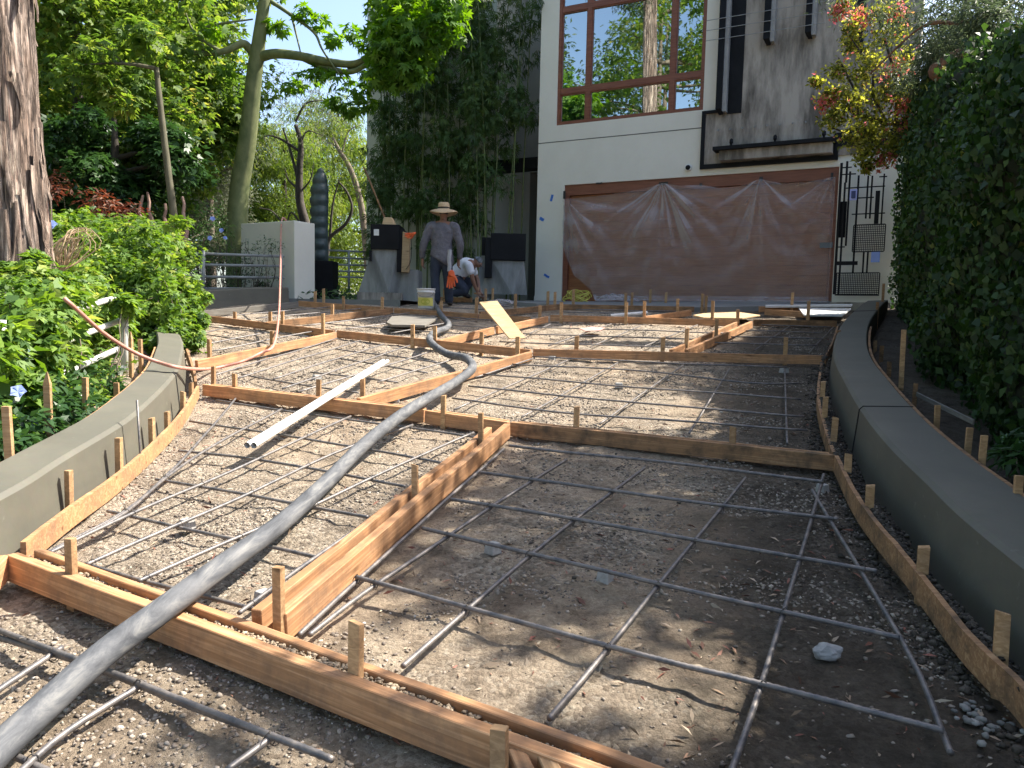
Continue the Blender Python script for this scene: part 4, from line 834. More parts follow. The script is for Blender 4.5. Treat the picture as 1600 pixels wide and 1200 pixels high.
# bucket
p_ = Y(665.5,482,11.6); bz = p_.z; bk = thing('plastic_bucket', 'white plastic bucket with a yellow label standing in front of the worker', 'bucket', (p_.x, p_.y, bz))
mb = MB(); mb.lathe([(0,.0),(.118,.0),(.123,.01),(.133,.24),(.142,.242),(.142,.255),(.135,.257),(.138,.29),(.146,.292),(.146,.305),(.134,.306),(.120,.02),(0,.02)], (p_.x,p_.y,bz), 32); mb.build('bucket_body', PVC, bk, smooth=True)
def curved(c, r, a0, a1, z0, z1, n_=14, ell=False):
    mb = MB()
    if not ell:
        vs = [(c[0]+r*math.cos(a0+(a1-a0)*i/n_), c[1]+r*math.sin(a0+(a1-a0)*i/n_), z) for z in (z0,z1) for i in range(n_+1)]
        return mb.add(vs, [(i,i+1,n_+2+i,n_+1+i) for i in range(n_)])
    am, zm = (a0+a1)/2, (z0+z1)/2; vs = [(c[0]+r*math.cos(am), c[1]+r*math.sin(am), zm)]
    for i in range(24):
        t_ = i/24*2*math.pi; a_ = am+(a1-a0)/2*math.cos(t_); vs.append((c[0]+r*math.cos(a_), c[1]+r*math.sin(a_), zm+(z1-z0)/2*math.sin(t_)))
    return mb.add(vs, [(0,i+1,(i+1)%24+1) for i in range(24)])
YEL = simple('yellow_label', (.62,.55,.12), (.70,.62,.16), .5)
cw = (p_.x, p_.y); o = curved(cw, .134, -2.6, -.55, bz+.04, bz+.165).build('label_band', YEL, bk); 
curved(cw, .1365, -2.05, -1.0, bz+.055, bz+.15, ell=True).build('label_oval', simple('olive_label', (.42,.40,.04), (.5,.48,.06), .5), bk)
MB().tube(spline([(p_.x-.14,p_.y,bz+.27),(p_.x-.1,p_.y-.12,bz+.2),(p_.x,p_.y-.155,bz+.175),(p_.x+.1,p_.y-.12,bz+.2),(p_.x+.14,p_.y,bz+.27)],6), .004, 6).build('wire_handle', STEEL, bk)
# small white bag
bm = bmesh.new(); bmesh.ops.create_icosphere(bm, subdivisions=3, radius=1)
for v_ in bm.verts: k = 1+.3*noise.noise(v_.co*2); v_.co = Vector((v_.co.x*.22*k, v_.co.y*.12*k, v_.co.z*.06*k))
me = bpy.data.meshes.new('bag'); bm.to_mesh(me); bm.free(); tag(link('plastic_bag', me, FILM, None, Y(783,473,12.6)), 'pale crumpled plastic bag on the ground in front of the right pier', 'bag')
# ------------------------------------------------------------------ sculpture, walls and rails at the back
sp = thing('stone_sculpture', 'tall dark ribbed stone sculpture on a black pedestal behind the white wall', 'sculpture', Y(505,458,15))
P_, Q_ = Y(488,408,15), Y(524,460,15); mb = MB(); mb.box(P_.x,Q_.x,14.8,15.25,Q_.z-.15,P_.z); mb.build('pedestal', BLACK, sp, bevel=.01)
cx = Y(500,300,15).x; zb = P_.z; zt = Y(497,262,15).z; Hh = zt-zb; prof = []; n_ = 90
mb = MB(); vs = []; ns = 28
for i in range(n_+1):
    t_ = i/n_; env = .185*(1-.22*(1-t_))*math.sin(math.pi*min(1, .5+.0*t_))*(1-max(0,(t_-.62)/.38)**2.2)**.6 if t_ < 1 else .001
    lob = 1+.16*abs(math.sin(math.pi*t_*8.5))-.05
    for j in range(ns):
        a_ = 2*math.pi*j/ns; front = max(0, math.cos(a_+math.pi/2+.15)); rr = env*(1+(lob-1)*(.3+2.3*front))
        vs.append((cx-.03*math.sin(t_*3.0)+.02+rr*math.cos(a_), 15+rr*.9*math.sin(a_), zb+Hh*t_))
mb.add(vs, [(i*ns+j, i*ns+(j+1)%ns, (i+1)*ns+(j+1)%ns, (i+1)*ns+j) for i in range(n_) for j in range(ns)])
mb.build('ribbed_column', simple('dark_green_stone', (.035,.055,.055), (.085,.11,.11), .45, 5, (1,1,.6), bs=.4), sp, smooth=True)
def wallbox(name, label, p0, p1, y0, y1, vt0, vt1, vb, th):
    A = Y(p0, vt0, y0); B = Y(p1, vt1, y1); zt = (A.z+B.z)/2; zb = Y(p0, vb, y0).z-.25
    d = Vector((B.x-A.x, B.y-A.y, 0)).normalized(); nn = Vector((-d.y, d.x, 0))*th
    a, b = Vector((A.x,A.y,0)), Vector((B.x,B.y,0)); base = [a, b, b+nn, a+nn]
    mb = MB(); mb.hexa([(q.x,q.y,zb) for q in base], [(q.x,q.y,zt) for q in base]); return tag(mb.build(name, STUCCO, bevel=.012), label, 'wall')
wallbox('garden_wall', 'white freestanding garden wall behind the metal rail and green trunk', 376, 460, 14.2, 13.5, 348, 346, 462, .5)
wallbox('garden_wall', 'low white garden wall just left of the sculpture, farther back', 474, 492, 17, 16.6, 374, 377, 460, .3)
def rail(name, label, us, ys_, vs_l, vs_r, posts, mat, r=.02, botv=None):
    root = thing(name, label, 'railing', Y(us[0], botv or vs_l[-1], ys_[0]))
    for a, b in zip(vs_l, vs_r):
        MB().tube([Y(us[0], a, ys_[0]), Y(us[1], b, ys_[1])], r, 10).build('rail_pipe', mat, root, smooth=True)
    for t_, vt, vb in posts:
        u = us[0]+(us[1]-us[0])*t_; A = Y(us[0], 0, ys_[0]); B = Y(us[1], 0, ys_[1]); 
        best = min((abs(((A.x*(1-k/200)+B.x*k/200)/(A.y*(1-k/200)+B.y*k/200))-ray(u,400).x), k/200) for k in range(201))[1]
        yy = A.y*(1-best)+B.y*best; MB().tube([Y(u, vt, yy), Y(u, vb, yy)], r*1.25, 10).build('post', mat, root, smooth=True)
    return root
rail('metal_railing', 'dark grey four-bar pipe railing in front of the green trunk', (284,444), (12.4,13.4), (395,413,432,451), (401,416,434,451), [(.21,391,470),(.97,397,470)], STEEL, .024)
rail('metal_railing', 'distant pipe railing between the sculpture and the house tower', (513,577), (16.8,17.2), (391,402,413,423,432), (394,405,415,425,434), [(.5,392,455)], STEEL, .022)
rail('metal_railing', 'near white pipe railing overgrown with vines on the left', (-90,195), (3.75,6.2), (544,606,672,738), (461,498,540,586), [(.999,462,604),(.32,500,640)], WHITEM, .022)
# ------------------------------------------------------------------ vegetation
def unit(a): return a/np.maximum(np.linalg.norm(a, axis=-1, keepdims=True), 1e-6)
def leaf_mesh(name, P, D, N, L, W, rnd, mat, parent=None, tint=None):
    """one folded blade per row: P base, D axis, N normal, L length, W width"""
    n = len(P); D = unit(D); B = unit(np.cross(D, N)); N2 = np.cross(B, D)
    L = np.broadcast_to(L, n)[:,None]; W = np.broadcast_to(W, n)[:,None]
    mid = P+D*L*.45
    v = np.stack([P, mid+B*W*.5+N2*W*.14, P+D*L-N2*L*.10, mid-B*W*.5+N2*W*.14], 1).reshape(-1, 3)
    off = np.zeros(3)
    loc = None
    if parent is not None: off = np.array(parent_world(parent))
    else: loc = Vector((v[:,0].mean(), v[:,1].mean(), v[:,2].min())); off = np.array(loc)
    me = bpy.data.meshes.new(name); me.vertices.add(4*n); me.vertices.foreach_set('co', (v-off).astype(np.float32).ravel())
    me.loops.add(4*n); me.loops.foreach_set('vertex_index', np.arange(4*n, dtype=np.int32))
    me.polygons.add(n); me.polygons.foreach_set('loop_start', np.arange(0, 4*n, 4, dtype=np.int32)); 
    me.update(calc_edges=True)
    at = me.attributes.new('rnd', 'FLOAT', 'FACE'); at.data.foreach_set('value', np.clip(rnd, 0, 1).astype(np.float32))
    return link(name, me, mat, parent, loc)
def rdir(n, zbias=0., zs=1.):
    d = rng.normal(size=(n,3)); d[:,2] = d[:,2]*zs+zbias; return unit(d)
def cloud(centers, radii, per, flat=.75, shell=.55):
    """leaf positions scattered in clumps, more of them towards each clump's surface"""
    P = []; Nn = []; Cr = []
    for c, r in zip(centers, radii):
        k = int(per); d = rdir(k); rr = (shell+(1-shell)*rng.random(k))**1 * r * (1+.25*rng.normal(size=k)*.6)
        P.append(np.array(c)+d*rr[:,None]*np.array([1,1,flat])); Nn.append(d); Cr.append(np.full(k, rng.random()))
    return np.concatenate(P), np.concatenate(Nn), np.concatenate(Cr)
def ell_clumps(c, R, n, rmin, rmax, hollow=.45):
    d = rdir(n); rr = (hollow+(1-hollow)*rng.random(n)**.6)[:,None]
    return np.array(c)+d*rr*np.array(R), rmin+(rmax-rmin)*rng.random(n)
def foliage(name, centers, radii, per, L, W, mat, parent, flat=.75, fan=1, fanspread=.8, droop=.25, up=.8, jit=.25):
    P, Nn, Cr = cloud(centers, radii, per, flat); n = len(P)
    N = unit(Nn*.5+np.array([0,0,up])+rng.normal(size=(n,3))*.45)
    D = unit(np.cross(N, rdir(n))+Nn*.5-np.array([0,0,droop])); D = unit(D-N*(D*N).sum(1,keepdims=True)*.7)
    base = .35*Cr+.5*rng.random(n)+jit*(rng.random(n)-.5)+.1
    Ls = L*(.7+.6*rng.random(n))
    if fan > 1:
        B = np.cross(N, D); out = []
        for k in range(fan):
            a = (k-(fan-1)/2)*fanspread; out.append((P, D*math.cos(a)+B*math.sin(a), N, Ls*(1-.25*abs(k-(fan-1)/2)/(fan/2)), base))
        P = np.concatenate([o[0] for o in out]); D = np.concatenate([o[1] for o in out]); N = np.concatenate([o[2] for o in out]); Ls = np.concatenate([o[3] for o in out]); base = np.concatenate([o[4] for o in out])
    return leaf_mesh(name, P, D, N, Ls, Ls*W, base, mat, parent)
def limb(mb, a, b, r0, r1, sag=.1, n=6, seg=6):
    a, b = Vector(a), Vector(b); d = b-a; L = d.length; j = Vector((random.uniform(-1,1), random.uniform(-1,1), random.uniform(-.2,1)))*L*sag
    pts = [a+d*(i/seg)+j*math.sin(math.pi*i/seg)+Vector((nz(a.x+i, b.y, .7, 1), nz(a.y+i, b.x, .7, 4), 0))*L*.05 for i in range(seg+1)]
    pts[0] = a; mb.tube(pts, [r0+(r1-r0)*i/seg for i in range(seg+1)], n, cap=False)
def tree(name, label, cat, path, radii, crowns, leafm, barkm, per, L, W, nl=14, group=None, limb_r=.05, **kw):
    """crowns: list of (center, radii, n clumps, rmin, rmax)"""
    root = thing(name, label, cat, path[0], group)
    mb = MB(); sp_ = spline(path, 5); rr = np.interp(np.linspace(0,1,len(sp_)), np.linspace(0,1,len(radii)), radii); mb.tube(sp_, list(rr), 14, cap=False)
    C = []; R_ = []
    for c, R, n_, a, b in crowns:
        cc, ra = ell_clumps(c, R, n_, a, b); C.append(cc); R_.append(ra)
    C = np.concatenate(C); R_ = np.concatenate(R_)
    idx = rng.choice(len(C), min(nl, len(C)), replace=False)
    for i in idx:
        c = Vector(C[i]); cand = sp_[int(len(sp_)*.45):]; s_ = min(cand, key=lambda p: (p-c).length + max(0, p.z-c.z)*1.5)
        limb(mb, s_, c, limb_r, limb_r*.2)
    mb.build('trunk', barkm, root, smooth=True)
    foliage('crown', C, R_, per, L, W, leafm, root, **kw)
    return root
def V3(*a): return Vector(a)
# --- big peeling trunk at the left edge (shedding eucalyptus) ---------------------------------
eb = Y(22, 425, 7.0); et = Y(2, 0, 7.1); root = thing('eucalyptus_tree', 'huge eucalyptus trunk with shredding bark at the left frame edge', 'tree', (eb.x, eb.y, .75))
m, n, l, b = newmat('peeling_bark')
t1 = tex(n, l, 'Noise', 2.2, (3.2,3.2,.35), 8, .65, dist=1.2); t2 = tex(n, l, 'Noise', 9, (3,3,.22), 8, .7)
c1_ = ramp(n, l, t1.outputs['Fac'], [(.34,(.13,.085,.065)),(.44,(.32,.225,.17)),(.55,(.50,.39,.32)),(.66,(.72,.57,.43))])
c1_ = mixc(n, l, .85, c1_, ramp(n, l, t2.outputs['Fac'], [(.38,(.15,.15,.15)),(.62,(.70,.70,.70))]), 'OVERLAY')
l.new(c1_, b.inputs['Base Color']); b.inputs['Roughness'].default_value = .85; vo = tex(n, l, 'Voronoi', 5, (3.0,3.0,.28)); vo.feature = 'DISTANCE_TO_EDGE'
tcv = n.new('ShaderNodeVectorMath'); tcv.operation = 'MULTIPLY_ADD'; tcv.inputs[1].default_value = (.35,.35,.35); l.new(t2.outputs['Color'], tcv.inputs[0]); l.new(vo.inputs['Vector'].links[0].from_socket, tcv.inputs[2]); l.new(tcv.outputs[0], vo.inputs['Vector'])
fis = ramp(n, l, vo.outputs['Distance'], [(0,(.22,.2,.19)),(.12,(1,1,1))]); c1_ = mixc(n, l, .9, c1_, fis, 'MULTIPLY'); l.new(c1_, b.inputs['Base Color'])
hh = n.new('ShaderNodeMath'); hh.operation = 'MULTIPLY_ADD'; hh.inputs[1].default_value = .6; l.new(t2.outputs['Fac'], hh.inputs[0]); fm = n.new('ShaderNodeMath'); fm.operation = 'MINIMUM'; fm.inputs[1].default_value = .2; l.new(vo.outputs['Distance'], fm.inputs[0]); l.new(fm.outputs[0], hh.inputs[2]); bump(n, l, hh.outputs[0], b, 1.0, .06); PEEL = m
mb = MB(); rows, ns = 150, 96; vs = []
for i in range(rows+1):
    t_ = i/rows; z = .55+t_*12.5; c = Vector((eb.x+(et.x-eb.x)*(z-eb.z)/(et.z-eb.z)*1.0, eb.y+.1*t_, z)); R0 = .285+.10*math.exp(-(z-.7)*1.7)-.010*(z-2)
    for j in range(ns):
        a = 2*math.pi*j/ns; ca, sa = math.cos(a), math.sin(a)
        fur = noise.noise(Vector((ca*5.5, sa*5.5, z*.35))); rid = noise.noise(Vector((ca*12, sa*12, z*.55+7))); low = max(0, min(1, (3.4-z)/2.2))
        plate = math.floor((noise.noise(Vector((ca*2.2, sa*2.2, z*.45+2)))+.5)*5)/5
        r = max(.1, R0)*(1+.16*fur-(.10+.22*low)*max(0,.22-abs(rid))/.22*.5+.09*plate)
        vs.append((c.x+ca*r, c.y+sa*r, z))
mb.add(vs, [(i*ns+j, i*ns+(j+1)%ns, (i+1)*ns+(j+1)%ns, (i+1)*ns+j) for i in range(rows) for j in range(ns)])
top_e = Vector((eb.x+(et.x-eb.x)*(13.05-eb.z)/(et.z-eb.z), eb.y+.1, 13.05))
for q_ in (V3(-2,-1.5,3.5), V3(-1,2,4), V3(1.5,.5,3.6), V3(.4,-2.2,3.2), V3(-2.6,.8,2.6), V3(2.4,-1.2,2.4)): limb(mb, top_e-V3(0,0,.4), top_e+q_, .17, .04, .12, 8)
mb.build('trunk', PEEL, root, smooth=True)
mb = MB()
for k in range(60):   # hanging strips of bark
    a = random.uniform(-2.6, .6); z1 = random.uniform(1.9, 6.5); ln = random.uniform(.35, 1.3); wd = random.uniform(.012,.06); R0 = .285+.06*math.exp(-(z1-.7)*1.7)
    cx_, cy_ = eb.x+(et.x-eb.x)*(z1-eb.z)/(et.z-eb.z), eb.y; ta = Vector((-math.sin(a), math.cos(a), 0)); ra = Vector((math.cos(a), math.sin(a), 0)); pv = None; n0 = len(mb.v); vs = []
    for i in range(11):
        s_ = i/10; rr_ = R0*1.05+.10*s_*s_*random.uniform(.7,1.1)*ln; p_ = Vector((cx_,cy_,z1-ln*s_))+ra*rr_+ta*(.04*math.sin(s_*3+k)); w_ = wd*(1-.75*s_)
        vs += [p_-ta*w_-ra*.006, p_+ra*.006, p_+ta*w_-ra*.006]
    mb.add(vs, [(i*3+j, i*3+j+1, i*3+j+4, i*3+j+3) for i in range(10) for j in range(2)])
mb.build('bark_strips', PEEL, root, smooth=True)
limb(mb, top_e-V3(0,0,3.6), top_e+V3(1.9,-1.4,-1.2), .10, .03, .1, 7)
cc, ra = ell_clumps(top_e+V3(0,0,1.2), (3.4,3.2,3.4), 85, .45, .8); foliage('crown', cc, ra, 200, .17, .18, L_EUC, root, droop=.9, up=.2)
# --- green trunk (silk floss like) in front of the white wall -----------------------------------
SB = [Y(372,470,14.6), Y(370,385,14.6), Y(374,300,14.6), Y(387,215,14.5), Y(397,120,14.4), Y(405,60,14.3), Y(415,-20,14.2), Y(425,-160,14.0)]
root = thing('silk_floss_tree', 'slender tree with a smooth green trunk leaning in front of the white garden wall', 'tree', SB[0])
mb = MB(); sp_ = spline(SB, 8); mb.tube(sp_, list(np.interp(np.linspace(0,1,len(sp_)), [0,.15,.4,.6,.8,1], [.215,.20,.168,.138,.105,.08])), 20, cap=False)
def br_(pxs, y0, y1, r0, r1):
    k = len(pxs); P = spline([Y(u, v, y0+(y1-y0)*i/(k-1)) for i, (u, v) in enumerate(pxs)], 6); mb.tube(P, [r0+(r1-r0)*i/(len(P)-1) for i in range(len(P))], 8, cap=False); return P
BP = br_([(403,90),(430,84),(470,88),(520,98),(560,98),(600,72),(640,50)], 14.4, 13.2, .10, .04)
br_([(470,88),(510,106),(550,112),(585,92),(625,70)], 14.2, 13.0, .07, .025); br_([(545,105),(570,104),(590,84)], 13.8, 13.4, .05, .02)
br_([(395,82),(388,74),(378,68),(350,80),(310,83),(260,70),(230,30)], 14.4, 13.8, .09, .025)
br_([(318,78),(312,50),(340,38),(395,30)], 14.0, 14.0, .04, .015); br_([(345,80),(320,65),(300,45),(290,20)], 14.1, 13.8, .035, .012)
br_([(420,0),(450,20),(490,50),(505,80),(540,130)], 14.3, 13.6, .04, .012); br_([(455,22),(462,50),(470,84)], 14.2, 14.0, .025, .012)
mb.build('trunk', BARKG, root, smooth=True)
cl = []; 
for u, v, y, r_ in [(608,15,13.2,.42),(640,35,13.0,.62),(625,75,13.0,.55),(660,10,12.9,.5),(612,62,13.1,.36),(655,70,12.9,.42),(690,45,12.8,.42),(610,118,13.2,.30),(640,110,13.0,.35),(620,-40,13.0,.6),(700,5,12.8,.4),(605,95,13.2,.24)]: cl.append((Y(u,v,y), r_))
foliage('crown', [c for c, r_ in cl], [r_ for c, r_ in cl], 150, .15, .30, L_SILK, root, fan=5, fanspread=.62, droop=.7, up=.6)
cl = [(Y(u,v,y), r_) for u, v, y, r_ in [(500,110,13.9,.24),(530,125,13.7,.26),(560,140,13.5,.22),(480,125,14.0,.26),(455,135,14.1,.2),(580,120,13.4,.2),(520,60,14.0,.18),(500,35,14.0,.2),(475,20,14.0,.2),(440,45,14.2,.14),(330,45,14.0,.2),(350,110,14.1,.16),(545,170,13.6,.16),(575,165,13.5,.16),(525,160,13.7,.14),(550,50,13.8,.2),(420,40,14.3,.1),(570,70,13.5,.18)]]
foliage('leaf_sprays', [c for c, r_ in cl], [r_ for c, r_ in cl], 26, .15, .30, L_SILK, root, fan=5, fanspread=.62, droop=.7, up=.6)
# --- thin trunk in the left background -----------------------------------------------------------
TB = [Y(278,385,11.5), Y(268,310,11.5), Y(258,230,11.5), Y(250,160,11.5), Y(244,106,11.5)]
root = thing('slim_tree', 'slim grey trunk with one bare side branch standing before the maples', 'tree', TB[0])
mb = MB(); P = spline(TB, 6); mb.tube(P, list(np.linspace(.06,.036,len(P))), 12); 
mb.tube(spline([Y(243,107,11.5), Y(210,101,11.4), Y(175,99,11.3), Y(130,101,11.2)], 5), list(np.linspace(.035,.01,16)), 8); mb.tube(spline([Y(195,100,11.4), Y(170,78,11.4), Y(135,58,11.3)], 5), list(np.linspace(.014,.005,11)), 6)
mb.build('trunk', simple('brown_green_bark', (.075,.07,.04), (.14,.125,.08), .85, 12, (1,1,.3), bs=.6), root, smooth=True)
cl = [(Y(u,v,y), r_) for u, v, y, r_ in [(150,85,11.3,.35),(120,110,11.2,.35),(240,70,11.5,.35),(215,50,11.4,.3),(160,130,11.2,.25),(190,160,11.3,.25)]]
foliage('crown', [c for c, r_ in cl], [r_ for c, r_ in cl], 90, .12, .35, L_MAPLE, root, fan=5, fanspread=.6)
# --- maples and other trees behind ------------------------------------------------------------
def bgtree(name, label, cat, base, top_z, crowns, leafm, bark, per, L, W, r0=.14, lean=(0,0), **kw):
    b_ = Vector(base); path = [b_, b_+V3(lean[0]*.3, lean[1]*.3, (top_z-b_.z)*.33), b_+V3(lean[0]*.7, lean[1]*.7, (top_z-b_.z)*.66), V3(b_.x+lean[0], b_.y+lean[1], top_z)]
    return tree(name, label, cat, path, [r0, r0*.8, r0*.55, r0*.2], crowns, leafm, bark, per, L, W, **kw)
def gd(u, y): d = ray(u, 450); return (d.x*y, y, gz(d.x*y, y)-.1)
bgtree('maple_tree', 'tall dense maple in the upper left, directly right of the peeling trunk', 'tree', gd(130,14.5), 8.5, [(Y(140,90,14.2),(2.0,1.6,2.3),48,.45,.85),(Y(120,260,14.0),(1.6,1.2,1.0),26,.3,.6),(Y(110,-80,14.5),(2.2,2,1.8),26,.5,.9)], L_MAPLE, BARKD, 190, .13, .42, fan=3, fanspread=.75, nl=22)
bgtree('maple_tree', 'broad maple whose dark crown hangs left of the green trunk', 'tree', gd(262,17), 9.5, [(Y(265,110,16.8),(1.8,1.5,2.2),46,.5,.9),(Y(335,140,16.5),(.75,.9,1.35),20,.35,.6),(Y(260,-70,17),(2.2,2,1.6),22,.5,1.0),(Y(235,270,16.4),(1.2,1,.8),18,.3,.6)], L_MAPLE, BARKD, 190, .14, .42, fan=3, fanspread=.75, nl=22)
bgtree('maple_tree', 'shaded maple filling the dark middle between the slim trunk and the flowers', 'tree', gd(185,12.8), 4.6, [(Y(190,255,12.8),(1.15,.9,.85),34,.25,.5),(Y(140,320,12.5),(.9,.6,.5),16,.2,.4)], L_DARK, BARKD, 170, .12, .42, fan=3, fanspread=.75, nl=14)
bgtree('olive_tree', 'grey green olive tree behind the lower part of the green trunk', 'tree', gd(330,18.5), 5.2, [(Y(325,290,18.5),(1.0,.9,1.5),36,.3,.6),(Y(345,215,18.6),(.6,.6,.7),12,.25,.45),(Y(300,370,18.3),(1.1,.8,.8),16,.3,.5)], L_OLIVE, BARKT, 300, .10, .22, nl=14, up=.4)
bgtree('pepper_tree', 'pale feathery tree between the green trunk and the sculpture', 'tree', gd(445,24), 6.5, [(Y(445,300,24),(1.6,1.2,1.9),44,.4,.8),(Y(430,230,24.2),(1.1,1,1.0),16,.3,.6),(Y(420,370,23.5),(1.6,1,1.2),20,.4,.7)], L_LIGHT, BARKD, 330, .16, .16, droop=1.1, up=.1, nl=16)
# dark twisting bare limbed tree behind the sculpture
TB = [Y(487,440,20), Y(484,370,20), Y(476,345,20), Y(468,310,20), Y(468,265,20), Y(470,225,20), Y(462,195,20)]
root = thing('twisted_tree', 'dark twisting tree with thin bare limbs left of the sculpture', 'tree', TB[0]); mb = MB(); P = spline(TB, 6); mb.tube(P, list(np.linspace(.16,.05,len(P))), 10)
br_([(468,290),(455,240),(442,200)], 20, 20, .05, .02); br_([(466,235),(440,218),(420,212),(405,218)], 20, 20, .04, .012); br_([(462,190),(475,165),(490,158),(520,158)], 20, 20, .035, .01)
br_([(462,292),(450,280),(445,262)], 20, 20, .03, .01); br_([(470,350),(455,332),(445,350),(425,330),(405,325)], 19.9, 19.9, .03, .01); br_([(470,300),(485,280),(490,255)], 20, 20, .03, .01)
br_([(487,440),(510,400),(515,372),(540,350),(550,325),(542,300),(530,285)], 20, 20, .07, .02); br_([(515,375),(520,320),(530,280)], 20, 20, .04, .015); br_([(470,225),(480,205),(505,212)], 20, 20, .03, .01)
mb.build('trunk', BARKD, root, smooth=True)
cc = [Y(u,v,20) for u, v in [(440,170),(475,150),(420,200),(500,175),(455,120),(430,140),(490,215),(520,190),(410,235),(500,130)]]
foliage('crown', cc, [.5]*len(cc), 170, .12, .16, L_OLIVE, root, droop=1.0, up=.1)
bgtree('pepper_tree', 'yellow green tree right behind the sculpture against the sky', 'tree', gd(520,28), 8.0, [(Y(520,260,28),(1.7,1.4,1.7),44,.4,.8),(Y(500,190,28.5),(1.3,1.2,1.0),12,.3,.6),(Y(545,350,27.5),(1.8,1.3,2.0),34,.5,.9),(Y(480,420,27),(2.2,1,1.2),18,.5,.8)], L_LIGHT, BARKD, 300, .18, .18, droop=.9, up=.15, nl=18)
TB = [Y(575,420,22), Y(566,330,22), Y(550,270,22), Y(530,235,22), Y(520,215,22)]
root = thing('leaning_tree', 'thin leaning tree with feathery leaves beside the house tower', 'tree', TB[0]); mb = MB(); P = spline(TB, 6); mb.tube(P, list(np.linspace(.11,.04,len(P))), 10)
br_([(535,240),(520,225),(508,223)], 22, 22, .03, .01); br_([(534,240),(545,205),(565,195)], 22, 22, .03, .01); mb.build('trunk', BARKT, root, smooth=True)
cc = [Y(u,v,22) for u, v in [(555,200),(565,235),(540,215),(572,270),(548,165),(570,175),(560,310),(530,250)]]; foliage('crown', cc, [.5]*len(cc), 150, .13, .14, L_LIGHT, root, droop=1.2, up=.1)
bgtree('distant_tree', 'deep green round tree far behind the white garden wall', 'tree', gd(400,32), 7, [(Y(400,330,32),(3.0,2,2.2),40,.7,1.2),(Y(540,400,32),(3.0,2,1.6),30,.7,1.1)], L_LIGHT, BARKD, 200, .24, .35, nl=10)
bgtree('distant_tree', 'dark tree filling the gap left of the slim trunk far behind', 'tree', gd(200,24), 9, [(Y(180,200,24),(4.5,2,4.6),70,.9,1.6),(Y(60,200,24),(3,2,5),40,.9,1.6),(Y(300,330,24),(2.4,1.5,2.2),26,.6,1.0)], L_MAPLE, BARKD, 170, .26, .5, nl=10)
# hedge-like shrubs behind the rail, red shrub
def shrub(name, label, spots, per, L, W, mat, cat='shrub', stems=5, group=None, **kw):
    c = [s[0] for s in spots]; r_ = [s[1] for s in spots]; b_ = Vector(c[0]); zb = ground_z(b_.x, b_.y) if b_.y < 13 else gz(b_.x, b_.y)-.1
    root = thing(name, label, cat, (b_.x, b_.y, zb), group); mb = MB()
    for k in range(min(len(c), stems)):
        mb = MB(); q_ = Vector(c[k]); limb(mb, (q_.x*.8+b_.x*.2, q_.y*.8+b_.y*.2, (ground_z(q_.x,q_.y) if q_.y < 13 else gz(q_.x,q_.y)-.1)), q_, .007, .003, .12, 5); mb.build('stem', BARKT, root, smooth=True)
    foliage('foliage', c, r_, per, L, W, mat, root, **kw); return root
def spots(lst): return [(Y(u, v, y), r_) for u, v, y, r_ in lst]
shrub('red_shrub', 'shrub with rusty red leaves below the maples', spots([(90,285,11,.22),(150,312,11,.25),(180,335,11,.22),(165,320,10.8,.2),(205,330,11.2,.2),(75,300,10.8,.2)]), 110, .10, .3, L_RED)
shrub('plumbago_shrub', 'dark shrub with pale blue flowers beside the green trunk', spots([(330,365,13.6,.45),(310,400,13.4,.4),(345,400,13.6,.35),(295,370,13.3,.4),(325,335,13.8,.35),(280,400,13,.4),(300,440,13.6,.4),(330,445,13.7,.4),(360,450,13.9,.4),(375,420,14.0,.3),(410,448,13.55,.14),(270,430,12.6,.4)]), 260, .07, .35, L_DARK)
shrub('twiggy_vine', 'thin dark vine climbing the white garden wall behind the rail', spots([(400,400,13.3,.22),(415,380,13.3,.2),(430,385,13.3,.16),(395,425,13.3,.25),(420,430,13.2,.2),(385,385,13.3,.18),(365,440,13.2,.3),(340,440,13.1,.3)]), 60, .06, .3, L_DARK, stems=8)
mb = MB()
for k in range(46):
    u = random.uniform(285,432); y = random.uniform(13.0,13.5); a = Y(u, 468, y); limb(mb, a, Y(u+random.uniform(-25,25), random.uniform(372,430), y+random.uniform(-.1,.2)), .008, .003, .15, 4)
tag(mb.build('bare_twigs', BARKD), 'tangle of bare dark twigs behind the metal rail', 'twigs', kind='stuff')
# pink-brown stems
mb = MB()
for u in (222,232,243,256,284,290): 
    limb(mb, Y(u, 390, 11.8), Y(u-random.uniform(-3,14), random.uniform(290,340), 12.0), .04, .02, .05, 7)
tag(mb.build('bare_stems', simple('pink_brown_bark',(.22,.13,.10),(.34,.22,.17),.85,12,(1,1,.4))), 'cluster of pinkish bare stems behind the flowering shrubs', 'stems')
VW = .42
